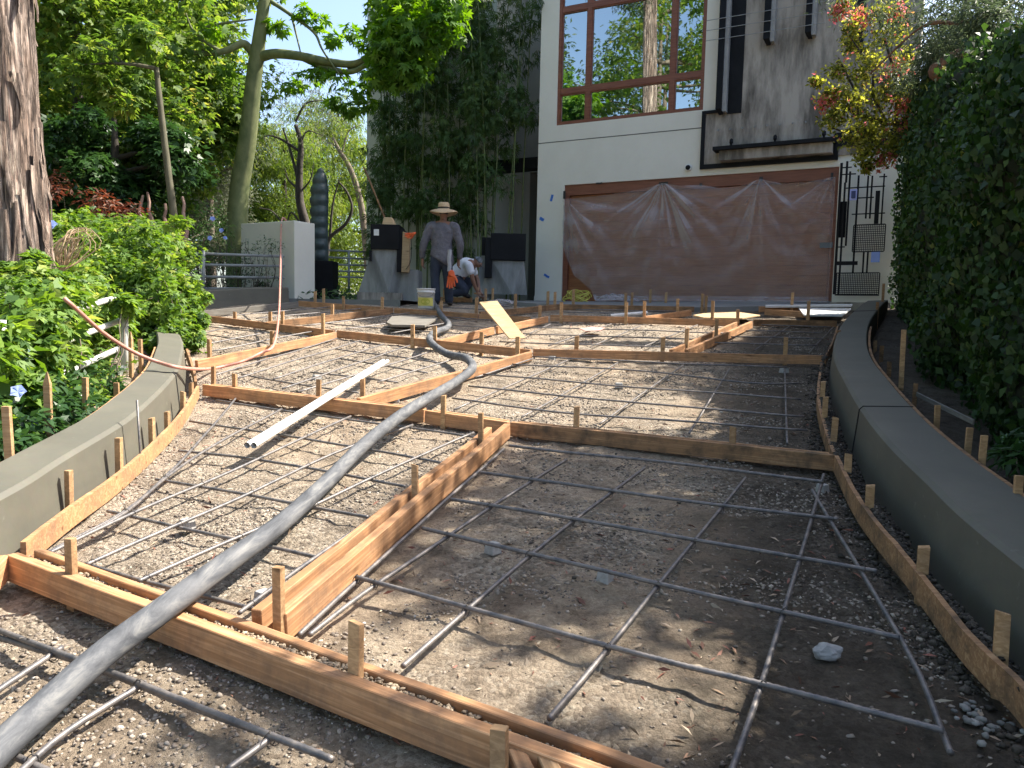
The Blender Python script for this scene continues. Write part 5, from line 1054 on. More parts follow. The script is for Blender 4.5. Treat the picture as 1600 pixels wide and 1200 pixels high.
# --- vines and shrubs on the left bank ---------------------------------------------------------
BKG = 'flowering shrubs and vines on the left bank'
shrub('vine_shrub', 'leafy vine mass cascading over the white rail towards the driveway', spots([(215,400,8.6,.36),(250,430,8.6,.34),(270,455,8.5,.30),(240,470,8.2,.30),(285,478,8.4,.20),(225,450,8.0,.32),(200,430,8.2,.32),(265,500,8.1,.20),(240,505,7.8,.2),(180,410,8.4,.32),(215,490,7.6,.22),(255,520,7.7,.12),(290,450,8.7,.18),(305,500,8.3,.13),(225,380,8.8,.3),(310,465,8.8,.12),(268,522,7.4,.13),(292,517,7.7,.12),(300,530,7.7,.09),(250,535,7.2,.08)]), 420, .066, VW, L_VINE, group=BKG, fan=3, fanspread=.62, jit=.5)
shrub('vine_shrub', 'bright green mound of vines right of the peeling trunk', spots([(110,385,8.8,.42),(150,375,9.2,.4),(190,372,9.6,.36),(230,375,10,.34),(90,400,8.2,.36),(140,410,8.2,.4),(260,385,10.2,.32),(170,430,7.9,.34),(120,440,7.4,.3),(285,400,10.4,.25),(100,360,9,.3),(130,352,9.6,.3),(210,358,10.2,.3),(80,368,8.6,.25)]), 420, .066, VW, L_VINE, group=BKG, fan=3, fanspread=.62, jit=.5)
shrub('vine_shrub', 'leafy shrub in front of the foot of the peeling trunk', spots([(50,440,5.9,.24),(15,470,5.5,.26),(85,450,6.1,.24),(60,480,5.4,.24),(110,480,6,.24),(140,470,6.6,.26),(165,500,6.6,.22),(20,425,6.0,.08),(55,405,6.1,.07),(130,510,6.3,.22)]), 330, .066, VW, L_VINE, group=BKG, fan=3, fanspread=.62, jit=.5)
shrub('broadleaf_shrub', 'dark broad leaved shrub at the left frame edge over the white rails', spots([(0,560,4.3,.16),(20,600,4.2,.11),(-20,620,4.0,.22),(10,490,4.9,.2),(60,520,5.2,.12),(-30,540,4.3,.25),(45,650,4.1,.10),(20,670,3.9,.10),(70,480,5.2,.16),(110,500,5.3,.12)]), 70, .12, .5, L_VINE, group=BKG)
shrub('vine_shrub', 'loose vines threaded through the white rails in the middle of the left bank', spots([(100,540,5.3,.17),(130,570,5.7,.15),(75,600,4.8,.12),(150,600,5.9,.13),(110,620,5.1,.10),(170,545,6.4,.16),(190,600,6.3,.11),(160,650,4.9,.06),(60,640,4.5,.09),(215,590,6.3,.08),(90,560,4.8,.12),(150,630,5.0,.07),(185,515,6.6,.17),(60,580,4.5,.10),(120,500,5.6,.12),(165,485,6.3,.12)]), 90, .08, VW, L_VINE, group=BKG, fan=3, fanspread=.62, jit=.5)
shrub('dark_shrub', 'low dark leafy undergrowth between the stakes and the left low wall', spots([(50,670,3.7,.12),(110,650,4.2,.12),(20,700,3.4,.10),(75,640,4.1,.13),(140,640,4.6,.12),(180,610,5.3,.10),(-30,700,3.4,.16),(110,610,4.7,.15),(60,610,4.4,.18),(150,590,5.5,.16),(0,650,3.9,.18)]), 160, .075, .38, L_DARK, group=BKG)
shrub('vine_shrub', 'vines climbing over the top of the near white rail', spots([(80,485,4.75,.12),(105,470,5.0,.13),(60,500,4.5,.10),(185,470,5.9,.10),(200,478,6.0,.10),(0,525,3.95,.12),(-20,560,3.7,.12),(95,515,4.8,.10),(70,540,4.5,.10),(20,560,3.95,.06),(50,600,4.1,.06)]), 75, .085, VW, L_VINE, group=BKG, fan=3, fanspread=.62, jit=.5)
# long loose shoots
for k in range(2):
    root = thing('climbing_shoots', ['long arching leafy shoots rising from the vine mound by the peeling trunk','loose leafy shoots hanging over the left low wall'][k], 'vine', Y([170,270][k],[400,460][k],[8.4,8.3][k]), BKG); mb = MB(); C = []
    for i in range(46):
        u, v, y = (random.uniform(70,300), random.uniform(352,420), random.uniform(8,10)) if k == 0 else (random.uniform(200,300), random.uniform(430,520), random.uniform(7.6,8.5))
        a = Y(u, v, y); d = V3(random.uniform(-.25,.3), random.uniform(-.35,0), random.uniform(.05,.28) if k == 0 else random.uniform(-.18,.12)); pts_ = [a+d*t_+V3(0,0,-.18*t_*t_) for t_ in (0,.35,.7,1.0,1.25)]; mb.tube(pts_, .003, 4); C += [pts_[j].lerp(pts_[j+1], random.random()) for j in (0,1,1,2,2,3,3,3)]
    mb.build('shoot_stems', BARKT, root); foliage('shoot_leaves', C, [.05]*len(C), 3, .085, .45, L_VINE, root, fan=3, fanspread=.7)
# blossoms
FG = 'pale blue blossoms on the left bank'
def blossom(p, r_, mat, label, group=FG, name='blossom'):
    N = 5; P = np.repeat(np.array([p]), N, 0); a = np.arange(N)*2*math.pi/N+random.random(); f = unit(np.array([[.35,-.85,.4]])+rng.normal(size=(1,3))*.2)[0]
    u_ = unit(np.cross(f, [0,0,1.])); w_ = np.cross(u_, f); D = np.cos(a)[:,None]*u_+np.sin(a)[:,None]*w_+f*.25
    tag(leaf_mesh(name, P, D, np.repeat(f[None],N,0), r_*.9, r_*1.25, rng.random(N), mat), label, 'flower', group)
for (u, v, y, r_), lab in zip([(37,545,4.0,.045),(28,612,3.85,.045),(34,560,3.95,.035),(80,352,7.8,.075)], ['large blue blossom beside the upper white rail at the left','blue blossom on the lower white rail at the left edge','smaller blue blossom just below the large one at the left','distant blue blossom right of the peeling trunk']):
    blossom(Y(u,v,y), r_, PETAL, lab)
for (u, v, y, r_), lab in zip([(346,360,12.9,.05),(332,342,12.9,.055),(352,372,12.9,.045),(328,372,12.8,.05)], ['second highest','highest','lowest right','lowest left']): blossom(Y(u,v,y), r_, PETAL, lab+' of four pale blue blossoms beside the green trunk', 'blue blossoms by the green trunk')
for (u, v, y, r_), lab in zip([(193,575,5.6,.028),(188,582,5.6,.026),(255,545,6.6,.028),(252,552,6.6,.028)], ['upper white blossom beside the post of the white rail','lower white blossom beside the post of the white rail','upper white blossom where the vines hang over the low wall','lower white blossom where the vines hang over the low wall']): blossom(Y(u,v,y), r_, WPETAL, lab, 'white blossoms by the left low wall')
# bundle of dry vines
mb = MB(); c = Y(115,385,6.9)
for k in range(40):
    a = random.uniform(0, 6.28); limb(mb, c+V3(-.12+random.uniform(-.03,.03),0,-.22), c+V3(.10*math.cos(a)+.06,.08*math.sin(a),.12+.06*math.sin(a)), .006, .003, .35, 4)
tag(mb.build('dry_vine_bundle', simple('dry_vine', (.36,.25,.15),(.52,.38,.24),.7,10)), 'knotted bundle of dry tan vines right of the peeling trunk', 'dry vines')
# --- bamboo in front of the tower -----------------------------------------------------------------
bx = thing('bamboo_clump', 'tall dark clump of bamboo growing in front of the house tower', 'bamboo', Y(700,455,15.2))
mb = MB(); culms = []
for k in range(34):
    s_ = random.uniform(-4.7,-1.2); d_ = random.uniform(-.0,.75); s_ = s_ if k > 6 else -4.2+k*.42
    b0 = H(s_, d_-.1, -.1); lean = V3(random.uniform(-.35,.35), random.uniform(-.4,.1), 0); hgt = random.uniform(5.5,8.5); P = [b0+lean*(i/8)**2+V3(0,0,hgt*i/8) for i in range(9)]; culms.append(P); mb.tube(P, list(np.linspace(.022,.008,9)), 6, cap=False)
mb.build('canes', CANE, bx, smooth=True)
C = []; R_ = []
for P in culms:
    for k in range(9):
        t_ = random.uniform(.16,1) if random.random() < .75 else random.uniform(.5,1); i = min(7, int(t_*8)); q_ = P[i].lerp(P[i+1], t_*8-i)
        s_now = (q_.x-O.x)*math.cos(TH)-(q_.y-O.y)*math.sin(TH)
        if s_now > -1.6 and q_.z < O.z+3.6: continue
        if s_now > -2.6 and q_.z < O.z+1.8: continue
        if s_now < -4.5 and q_.z < O.z+7: continue
        C.append(q_+V3(random.uniform(-.3,.3), random.uniform(-.3,.15), random.uniform(-.2,.1))); R_.append(random.uniform(.2,.42))
foliage('leaves', C, R_, 62, .17, .13, L_BAMB, bx, droop=1.1, up=.25, fan=3, fanspread=.45)
# --- ivy hedge on the right ----------------------------------------------------------------------
HL = [(1.9,-.6,2.0),(2.15,1.0,2.2),(2.45,2.4,2.45),(2.75,3.6,2.65),(3.1,4.8,2.95),(3.6,6.2,3.25),(4.2,7.6,3.65),(4.83,8.9,4.1),(5.4,10.0,4.35),(5.9,11.2,4.4)]
root = thing('ivy_hedge', 'tall dense ivy covered hedge along the right side', 'hedge', (4.2,7.6,gz(4.2,7.6)))
fr_ = spline([V3(a, b, c) for a, b, c in HL], 10); mb = MB(); rows = 26; vs = []; back = 1.5
for i, p in enumerate(fr_):
    t_ = (fr_[min(i+1,len(fr_)-1)]-fr_[max(i-1,0)]); t_.z = 0; t_.normalize(); o = V3(t_.y, -t_.x, 0); zb = gz(p.x, p.y)+.02; tp_ = p.z
    for j in range(rows+1):
        q = j/rows
        if q < .72: h_ = q/.72; lean = .10*math.sin(h_*2.6)*-1+.08*h_**3; z = zb+(tp_-zb)*h_; x_ = lean
        else: h_ = (q-.72)/.28; x_ = .03+back*h_; z = tp_+.10*math.sin(h_*3.1)
        nn_ = noise.noise(V3(p.x*1.1+x_, p.y*1.1, z*1.2))*.26+noise.noise(V3(p.x*3, p.y*3, z*3))*.13
        pt = V3(p.x, p.y, 0)+o*(x_-nn_*.9); vs.append((pt.x, pt.y, z+nn_*.5*(q > .7)))
k = rows+1; mb.add(vs, [(i*k+j, (i+1)*k+j, (i+1)*k+j+1, i*k+j+1) for i in range(len(fr_)-1) for j in range(rows)])
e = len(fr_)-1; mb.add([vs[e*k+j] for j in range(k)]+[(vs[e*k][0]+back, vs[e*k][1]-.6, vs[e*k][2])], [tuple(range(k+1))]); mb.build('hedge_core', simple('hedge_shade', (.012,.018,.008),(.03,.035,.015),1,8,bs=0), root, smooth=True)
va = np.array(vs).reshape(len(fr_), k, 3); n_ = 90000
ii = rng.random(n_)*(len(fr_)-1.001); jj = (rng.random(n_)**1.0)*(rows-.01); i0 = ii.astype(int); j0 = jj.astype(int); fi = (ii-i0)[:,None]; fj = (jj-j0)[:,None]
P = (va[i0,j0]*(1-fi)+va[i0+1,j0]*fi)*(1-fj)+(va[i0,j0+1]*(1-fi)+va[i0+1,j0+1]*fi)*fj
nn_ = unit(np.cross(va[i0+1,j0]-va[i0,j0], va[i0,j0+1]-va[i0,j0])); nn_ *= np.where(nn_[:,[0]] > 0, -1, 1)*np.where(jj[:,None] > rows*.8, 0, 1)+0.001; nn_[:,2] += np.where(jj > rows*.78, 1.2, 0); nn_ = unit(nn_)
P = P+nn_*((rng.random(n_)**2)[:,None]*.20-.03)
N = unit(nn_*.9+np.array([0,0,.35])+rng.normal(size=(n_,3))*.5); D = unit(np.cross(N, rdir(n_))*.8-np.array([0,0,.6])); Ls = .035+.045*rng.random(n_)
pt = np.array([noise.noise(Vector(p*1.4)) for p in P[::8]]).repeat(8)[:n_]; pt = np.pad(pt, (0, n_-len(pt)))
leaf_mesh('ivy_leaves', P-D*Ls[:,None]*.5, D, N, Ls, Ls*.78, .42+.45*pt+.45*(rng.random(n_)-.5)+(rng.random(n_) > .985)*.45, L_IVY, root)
# crape myrtle, silver foliage and log over the hedge
root = thing('crape_myrtle', 'sunlit yellow green shrub with pink and red leaf tips leaning over the hedge end', 'tree', V3(6.1,10.6,gz(6,10.6)))
mb = MB(); yb = 10.0
br_([(1470,205),(1420,196),(1380,190),(1340,180),(1320,165)], 9.6, 9.6, .05, .015); br_([(1340,180),(1338,150),(1325,120),(1310,90)], 9.6, 9.7, .02, .008); br_([(1385,190),(1365,150),(1362,110),(1330,60)], 9.6, 9.7, .022, .008)
br_([(1500,240),(1430,225),(1390,230),(1345,215),(1300,200)], 9.5, 9.4, .035, .01); br_([(1400,200),(1400,130),(1385,70),(1370,20)], 9.7, 9.8, .025, .01); P_ = Y(1500,240,9.5); limb(mb, (6.1,10.6,gz(6,10.6)), P_, .07, .05, .05, 8); limb(mb, P_, Y(1470,205,9.6), .05, .05, .05)
mb.build('trunk', BARKD, root, smooth=True)
cl = spots([(1300,190,9.4,.16),(1290,160,9.5,.13),(1275,128,9.5,.08),(1320,150,9.6,.16),(1345,120,9.7,.18),(1370,150,9.6,.18),(1310,110,9.7,.13),(1330,70,9.8,.14),(1345,30,9.9,.16),(1375,60,9.8,.2),(1350,185,9.5,.2),(1385,190,9.5,.2),(1410,170,9.5,.16),(1330,215,9.3,.16),(1365,225,9.3,.18),(1400,220,9.3,.16),(1425,200,9.4,.12),(1350,245,9.2,.12),(1380,250,9.2,.13),(1400,110,9.7,.18),(1400,50,9.8,.16),(1310,20,9.9,.1),(1355,262,9.2,.07),(1320,5,9.9,.1),(1360,95,9.6,.16),(1330,45,9.8,.13),(1395,150,9.5,.16),(1310,175,9.4,.12),(1355,205,9.3,.17),(1425,150,9.6,.12),(1395,235,9.2,.12),(1300,145,9.5,.1),(1335,160,9.4,.15),(1375,20,9.9,.16),(1415,90,9.7,.14),(1405,20,9.9,.14)])
Cc = [c for c, r_ in cl]; Rr = [r_ for c, r_ in cl]
P, Nn, Cr = cloud(Cc, [r*1.2 for r in Rr], 210, .9, .25); n_ = len(P); N = unit(rng.normal(size=(n_,3))+np.array([0,0,.3])); D = unit(np.cross(N, rdir(n_)))
Ls = .058*(.7+.6*rng.random(n_)); redc = (rng.random(n_) < np.where(Cr > .84, .6, .03)); leaf_mesh('crown', P, D, N, Ls, Ls*.5, np.where(redc, .79+.2*rng.random(n_), .75*rng.random(n_)), L_MYRT, root)
bgtree('willow_like_tree', 'grey green feathery tree rising over the top of the hedge', 'tree', (6.8,9.2,.9), 5.6, [(Y(1470,50,8.6),(.7,.6,.45),18,.18,.34),(Y(1550,20,7.8),(.8,.8,.4),20,.2,.34),(Y(1440,110,9.2),(.25,.4,.3),7,.14,.24),(Y(1600,40,7.0),(.6,.6,.3),12,.15,.3),(Y(1500,-60,8.2),(1.2,1.0,.6),18,.3,.5)], L_SILV, BARKD, 230, .085, .16, nl=18, limb_r=.035, droop=.5, up=.3)
mb = MB(); mb.tube(spline([Y(1465,112,8.0), Y(1500,92,7.6), Y(1550,86,7.2), Y(1610,84,6.7), Y(1700,80,6.2)], 5), .10, 10); mb.tube(spline([Y(1360,115,8.3), Y(1440,42,7.7), Y(1500,36,7.4), Y(1560,20,7.0)],5), [.01]*6+[.02]*10, 8)
tag(mb.build('dead_branch', simple('rusty_dead_branch', (.13,.065,.04),(.26,.15,.09),.9,10,bs=1,bd=.04), smooth=True), 'rusty brown dead branch lying along the top of the ivy hedge', 'branch')
mb = MB(); 
shrub('fern_like_shrub', 'small bright leafed weed under the hedge at the right frame edge', spots([(1590,715,3.3,.07),(1600,690,3.4,.08),(1580,705,3.4,.05)]), 60, .08, .3, L_DARK)
# tree out of the frame on the right that dapples the foreground
bgtree('shade_tree', 'leafy tree beyond the right frame edge whose shade dapples the driveway', 'tree', (5.4,3.6,.2), 5.8, [((4.95,5.0,5.5),(1.25,1.35,.7),34,.3,.5),((4.9,3.7,5.4),(1.1,.9,.5),16,.28,.45),((3.9,2.35,5.2),(1.3,.75,.5),16,.28,.45)], L_MAPLE, BARKD, 160, .13, .5, nl=18)
# trees behind the camera (seen mirrored in the big window)
for k, (x, y, s_) in enumerate([(-10,1.5,1.7),(-15,-4,2.0),(-9,-8,1.9),(-17,5,1.9),(-10.5,8.5,1.25),(-3,-15,2.0)]):
    bgtree('roadside_tree', ['spreading tree on the left outside the frame','tall tree far to the left behind the camera','tree behind the camera to the left','large tree at the far left behind the garden','tree at the left beyond the eucalyptus','tree across the road behind the camera'][k], 'tree', (x,y,gz(x,max(y,-3))-.2), 8*s_, [((x,y,5.6*s_),(2.3*s_,2.3*s_,3.6*s_),64,.4*s_,.7*s_)], [L_MAPLE, L_EUC][k%2], BARKT, 170, .27, .42, nl=14, r0=.25, limb_r=.09)
# ------------------------------------------------------------------ gravel, pebbles, leaf litter
ico = bmesh.new(); bmesh.ops.create_icosphere(ico, subdivisions=1, radius=1); IV = np.array([v.co[:] for v in ico.verts]); IF = np.array([[v.index for v in f.verts] for f in ico.faces]); ico.free()
def scatter_stones(name, n, gen, rfun, label, mat, ang=.30):
    P = []; 
    while len(P) < n:
        p = gen(); 
        if p: P.append(p)
    P = np.array(P); m_ = len(P); r_ = rfun(m_, P); V = np.repeat(IV[None], m_, 0)*(1+ang*rng.normal(size=(m_,12,1))).clip(.5,1.5)+ang*.35*rng.normal(size=(m_,12,3))
    V *= np.stack([1+.3*rng.random(m_), .75+.3*rng.random(m_), .55+.3*rng.random(m_)], 1)[:,None]
    a = rng.random(m_)*6.28; ca, sa = np.cos(a)[:,None], np.sin(a)[:,None]; x = V[...,0]*ca-V[...,1]*sa; y = V[...,0]*sa+V[...,1]*ca
    V = np.stack([x,y,V[...,2]],2)*r_[:,None,None]+P[:,None]
    F = (IF[None]+np.arange(m_)[:,None,None]*12).reshape(-1,3); V = V.reshape(-1,3); nf = len(F)
    me = bpy.data.meshes.new(name); me.vertices.add(len(V)); me.vertices.foreach_set('co', V.astype(np.float32).ravel()); me.loops.add(nf*3); me.loops.foreach_set('vertex_index', F.astype(np.int32).ravel()); me.polygons.add(nf); me.polygons.foreach_set('loop_start', np.arange(0,nf*3,3,dtype=np.int32)); me.update(calc_edges=True)
    at = me.attributes.new('rnd','FLOAT','FACE'); at.data.foreach_set('value', np.repeat(np.clip(rng.random(m_)*.8+.1*rng.normal(size=m_)+.08,0,1), 20).astype(np.float32))
    tag(link(name, me, mat), label, 'gravel', kind='stuff')
def gsurf(x, y): return ground_z(x,y)+bumpy(x,y)-.012
def gen_gravel():
    y = .9+(random.random()**1.7)*10.5; x = random.uniform(-3.6,4.4)
    if not (left_edge(y)+.25 < x < right_edge(y)-.33): return None
    dn = nz(x,y,1.3,40)+.6*nz(x,y,3.2,41)
    if random.random() > .05+max(0,min(1,dn*3.6+.15)): return None
    return (x, y, gsurf(x,y)+.001)
scatter_stones('gravel', 52000, gen_gravel, lambda m_, P: (.0030+.0062*rng.random(m_)**2.8)*(.85+.06*P[:,1]), 'loose crushed gravel scattered over the dirt', STONE)
cp = G(1545,1125)
scatter_stones('pebbles', 30, lambda: (cp.x+random.gauss(0,.035)-.02, cp.y+random.gauss(0,.06)-.0, gsurf(cp.x,cp.y)+.01), lambda m_, P: .006+.008*rng.random(m_), 'small pile of pale round pebbles beside the right edge board', attrmat('pale_pebble', [(0,(.14,.135,.125)),(.6,(.24,.23,.21)),(1,(.38,.365,.34))]), ang=.08)
n_ = 6500; Q = []
while len(Q) < n_:
    y = .9+(random.random()**1.35)*11; x = random.uniform(-4.4,5)
    if not (left_edge(y)+.2 < x < right_edge(y)-.3): continue
    if random.random() > .25+max(0, nz(x,y,.9,60)*2+.3): continue
    Q.append((x, y, gsurf(x,y)+.006))
Q = np.array(Q); D = rdir(n_, 0, .25); N = unit(np.array([0,0,1.])+rng.normal(size=(n_,3))*.5); Ls = .014+.045*rng.random(n_)**2
tag(leaf_mesh('leaf_litter', Q, D, N, Ls, Ls*(.10+.20*rng.random(n_)), rng.random(n_), LITTER), 'dry leaves and bark shreds littering the dirt', 'leaf litter', kind='stuff')
RBW = [(1.30,1.8),(1.37,2.2),(1.48,2.8),(1.6,3.39),(1.81,4.13),(2.07,4.9),(2.37,5.73),(2.83,6.84),(3.79,8.92)]
def gen_mud():
    y = 1.6+random.random()**1.2*6.5; x = float(np.interp(y, [b for a, b in RBW], [a for a, b in RBW])); k = random.random()
    if nz(x,y,2.2,77) < -.12 and random.random() < .8: return None
    if k < .35: x += random.gauss(0,.010); return (x, y, gz(x,y)+.098)
    x += random.uniform(.03,.14) if k < .7 else -.03-abs(random.gauss(0,.05)); return (x, y, gsurf(x,y)+.004)
scatter_stones('mud_clumps', 3800, gen_mud, lambda m_, P: .004+.010*rng.random(m_)**2, 'dark damp soil clumps along the right edge boards', attrmat('damp_soil_clump', [(0,(.035,.03,.024)),(.7,(.07,.058,.045)),(1,(.13,.11,.09))]))
def gen_fill():
    t_ = random.random()**1.0*2.7; k = .35+.65*math.exp(-((t_-1.45)/.35)**2)+.5*math.exp(-((t_-.3)/.12)**2)
    if random.random() > k: return None
    q_ = a1+dA*t_+a1n*random.uniform(.043,.078); return (q_.x, q_.y, q_.z-.03+random.random()*.022*k)
scatter_stones('sawdust_fill', 2600, gen_fill, lambda m_, P: .003+.006*rng.random(m_)**2, 'sandy soil and sawdust packed between the nearest doubled boards', attrmat('sandy_crumb', [(0,(.20,.15,.10)),(.6,(.38,.29,.20)),(1,(.52,.42,.30))]))
# weeds / leaves on the ground of the beds
def bed(name, label, gen, n_, mat, L):
    Q = []
    while len(Q) < n_:
        p = gen()
        if p: Q.append(p)
    Q = np.array(Q); D = rdir(n_, .5, .6); N = unit(np.array([0,-.3,1.])+rng.normal(size=(n_,3))*.6); Ls = L*(.6+.8*rng.random(n_)); tag(leaf_mesh(name, Q, D, N, Ls, Ls*.42, rng.random(n_), mat), label, 'ground cover', kind='stuff')
def gl():
    y = random.uniform(2.5,13); x = left_edge(min(y,12.9))-.12-random.random()*3.8
    return (x, y, ground_z(x,y)+random.random()*.12)
bed('ground_cover', 'low leafy ground cover over the soil of the left bank', gl, 16000, L_VINE, .06)
def gl2():
    x = random.uniform(-14,-3.2); y = random.uniform(13.2,22); return (x, y, gz(x,y)-.1+random.random()*.3)
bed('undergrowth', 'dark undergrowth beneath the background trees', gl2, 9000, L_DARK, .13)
# ------------------------------------------------------------------ people
SKIN = simple('tan_skin', (.22,.11,.07), (.28,.15,.10), .55, 10, bs=.05)
def skinmesh(name, pts, edges, mat, parent, sub=2, root=0, flat=None, smooth=True):
    me = bpy.data.meshes.new(name); me.from_pydata([p for p, r in pts], edges, []); o = link(name, me, mat, parent)
    sk = o.modifiers.new('skin', 'SKIN'); sk.use_smooth_shade = smooth
    if not me.skin_vertices: me.skin_vertices.new() if hasattr(me.skin_vertices, 'new') else None
    for i, (p, r) in enumerate(pts):
        rr = r if isinstance(r, tuple) else (r, r); sv = me.skin_vertices[0].data[i]; sv.radius = rr; sv.use_root = (i == root)
    s2 = o.modifiers.new('sub', 'SUBSURF'); s2.levels = s2.render_levels = sub
    return o
def hand(pts, edges, wi, w, d, up, s=1):
    """append palm + five fingers from wrist index wi; d = finger direction, up = thumb side"""
    d = Vector(d).normalized(); up = Vector(up).normalized(); sd = d.cross(up).normalized(); w = Vector(w)
    b = len(pts); pts += [(tuple(w+d*.045*s), .026*s), (tuple(w+d*.085*s), .028*s)]; edges += [(wi,b),(b,b+1)]
    for k, L in enumerate((.062,.072,.066,.05)):
        o = up*(.024-.016*k)*s; c = len(pts); p0 = w+d*.10*s+o; pts += [(tuple(p0), .009*s), (tuple(p0+(d*.6+sd*.25)*L*s*.55), .0085*s), (tuple(p0+(d*.75+sd*.65)*L*s), .007*s)]; edges += [(b+1,c),(c,c+1),(c+1,c+2)]
    c = len(pts); p0 = w+d*.045*s+up*.026*s; pts += [(tuple(p0), .011*s), (tuple(p0+(d*.5+up*.4+sd*.2)*.045*s), .009*s)]; edges += [(b,c),(c,c+1)]
def figure(name, chains, mat, parent, vox=.011, smooth=6, extra=None):
    """limbs and torso as tapering elliptical lofts fused into one continuous surface"""
    mb = MB(); off = Vector(parent_world(parent))
    for ch in chains:
        pts = [Vector(c[0]) for c in ch]; rs = [c[1] if isinstance(c[1], tuple) else (c[1], c[1]) for c in ch]
        P = spline(pts, 5); k = len(P); R1 = np.interp(np.linspace(0,len(rs)-1,k), range(len(rs)), [r[0] for r in rs]); R2 = np.interp(np.linspace(0,len(rs)-1,k), range(len(rs)), [r[1] for r in rs])
        t0 = (P[1]-P[0]).normalized(); t1 = (P[-1]-P[-2]).normalized(); PP = []; QA = []
        for s_ in (1,.75,.4): PP.append(P[0]-t0*min(R1[0],R2[0])*s_*(.8 if R1[0] < .2 else .15)); QA.append(math.sqrt(max(.04,1-s_*s_)))
        for p in P: PP.append(p); QA.append(1)
        for s_ in (.4,.75,1): PP.append(P[-1]+t1*min(R1[-1],R2[-1])*s_*.8); QA.append(math.sqrt(max(.04,1-s_*s_)))
        R1 = np.concatenate([[R1[0]]*3, R1, [R1[-1]]*3]); R2 = np.concatenate([[R2[0]]*3, R2, [R2[-1]]*3]); n = 16; vs = []; kk = len(PP)
        for i, p in enumerate(PP):
            t = (PP[min(i+1,kk-1)]-PP[max(i-1,0)]).normalized(); a = Vector((0,1,0)) if abs(t.y) < .95 else Vector((0,0,1)); side = a.cross(t) if abs(t.y) < .95 else Vector((1,0,0)).cross(t).cross(t); side.normalize(); b = t.cross(side)
            for j in range(n): an = 2*math.pi*j/n; vs.append(off+p+side*(math.cos(an)*R1[i]*QA[i])+b*(math.sin(an)*R2[i]*QA[i]))
        mb.add(vs, [(i*n+j, i*n+(j+1)%n, (i+1)*n+(j+1)%n, (i+1)*n+j) for i in range(kk-1) for j in range(n)]+[tuple(range(n-1,-1,-1)), tuple((kk-1)*n+j for j in range(n))])
    o = mb.build(name, mat, parent, smooth=True)
    rm = o.modifiers.new('fuse', 'REMESH'); rm.mode = 'VOXEL'; rm.voxel_size = vox; rm.use_smooth_shade = True
    sm = o.modifiers.new('soft', 'SMOOTH'); sm.factor = .5; sm.iterations = smooth
    return o
def chains_of(P, E):
    return [[P[a], P[b]] for a, b in E]
# --- standing worker, seen from behind
base = Y(689,477,12.6); wk = thing('person', 'standing worker seen from behind in straw hat, grey shirt and dark jeans', 'person', base)
P = [((.0,0,.90),(.14,.10)),((.0,.01,1.10),(.13,.09)),((.01,.02,1.28),(.15,.09)),((.015,.03,1.38),.055),((.02,.05,1.44),.055),((.02,.065,1.53),(.075,.09)),((.02,.07,1.60),(.06,.07)),
     ((-.17,.02,1.315),.055),((-.255,.0,1.16),.045),((-.30,-.01,1.0),.040),((-.315,.04,.86),.034),((-.325,.07,.76),.026),
     ((.20,.02,1.315),.055),((.26,.0,1.16),.045),((.29,-.01,1.0),.040),((.285,.05,.86),.034),((.275,.08,.76),.026),
     ((-.10,.0,.82),.085),((-.10,.01,.46),.06),((-.075,-.01,.10),.042),((.09,.0,.82),.085),((.10,.02,.46),.06),((.13,.05,.10),.042)]
E_ = [(0,1),(1,2),(2,3),(3,4),(4,5),(5,6),(2,7),(7,8),(8,9),(9,10),(10,11),(2,12),(12,13),(13,14),(14,15),(15,16),(0,17),(17,18),(18,19),(0,20),(20,21),(21,22)]
hand(P, E_, 11, P[11][0], (-.02,.12,-1), (.3,1,0)); hand(P, E_, 16, P[16][0], (.0,.12,-1), (-.3,1,0))
figure('body', chains_of(P, E_), SKIN, wk, .0075, 2)
SHIRT = simple('grey_work_shirt', (.095,.092,.108), (.165,.158,.175), .9, 9, bs=1.0, bd=.05, detail=8)
JEAN = simple('dark_jeans', (.018,.026,.045), (.04,.05,.075), .9, 8, bs=.5, bd=.02)
figure('shirt', [
 [((-.005,-.005,.735),(.205,.155)),((-.0,-.005,.75),(.207,.157)),((.0,.0,.84),(.195,.148)),((.0,.0,.98),(.172,.13)),((.0,.005,1.12),(.185,.13)),((.005,.01,1.24),(.20,.125)),((.012,.02,1.315),(.165,.095)),((.018,.03,1.37),(.075,.065))],
 [((-.13,.015,1.315),.075),((-.195,.01,1.285),.082),((-.25,.0,1.14),.072),((-.30,-.01,1.0),.066),((-.325,.03,.86),.052),((-.33,.05,.80),.047)],
 [((.16,.015,1.315),.075),((.215,.01,1.285),.082),((.265,.0,1.14),.072),((.305,-.01,1.0),.066),((.30,.03,.86),.052),((.295,.05,.80),.047)]], SHIRT, wk, .011, 7)
figure('trousers', [
 [((-.005,.0,.90),(.165,.12)),((-.005,.0,.80),(.178,.13)),((-.005,.0,.74),(.165,.12))],
 [((-.085,.0,.80),(.10,.115)),((-.10,.0,.62),(.092,.10)),((-.105,.005,.44),(.078,.082)),((-.09,-.0,.25),(.076,.082)),((-.08,-.01,.09),(.074,.085))],
 [((.078,.0,.80),(.10,.115)),((.095,.01,.62),(.092,.10)),((.108,.02,.44),(.078,.082)),((.12,.035,.25),(.076,.082)),((.13,.05,.09),(.074,.085))]], JEAN, wk, .011, 4)
BOOT = simple('dark_boots', (.02,.018,.016), (.05,.042,.035), .7, 12)
for s_, x0, y0 in ((-1,-.075,0.),(1,.13,.06)):
    skinmesh('boot', [((x0,y0-.01,.13),.05),((x0,y0-.01,.05),.052),((x0+.01*s_,y0+.09,.045),.045),((x0+.02*s_,y0+.17,.035),.036)], [(0,1),(1,2),(2,3)], BOOT, wk, sub=1)
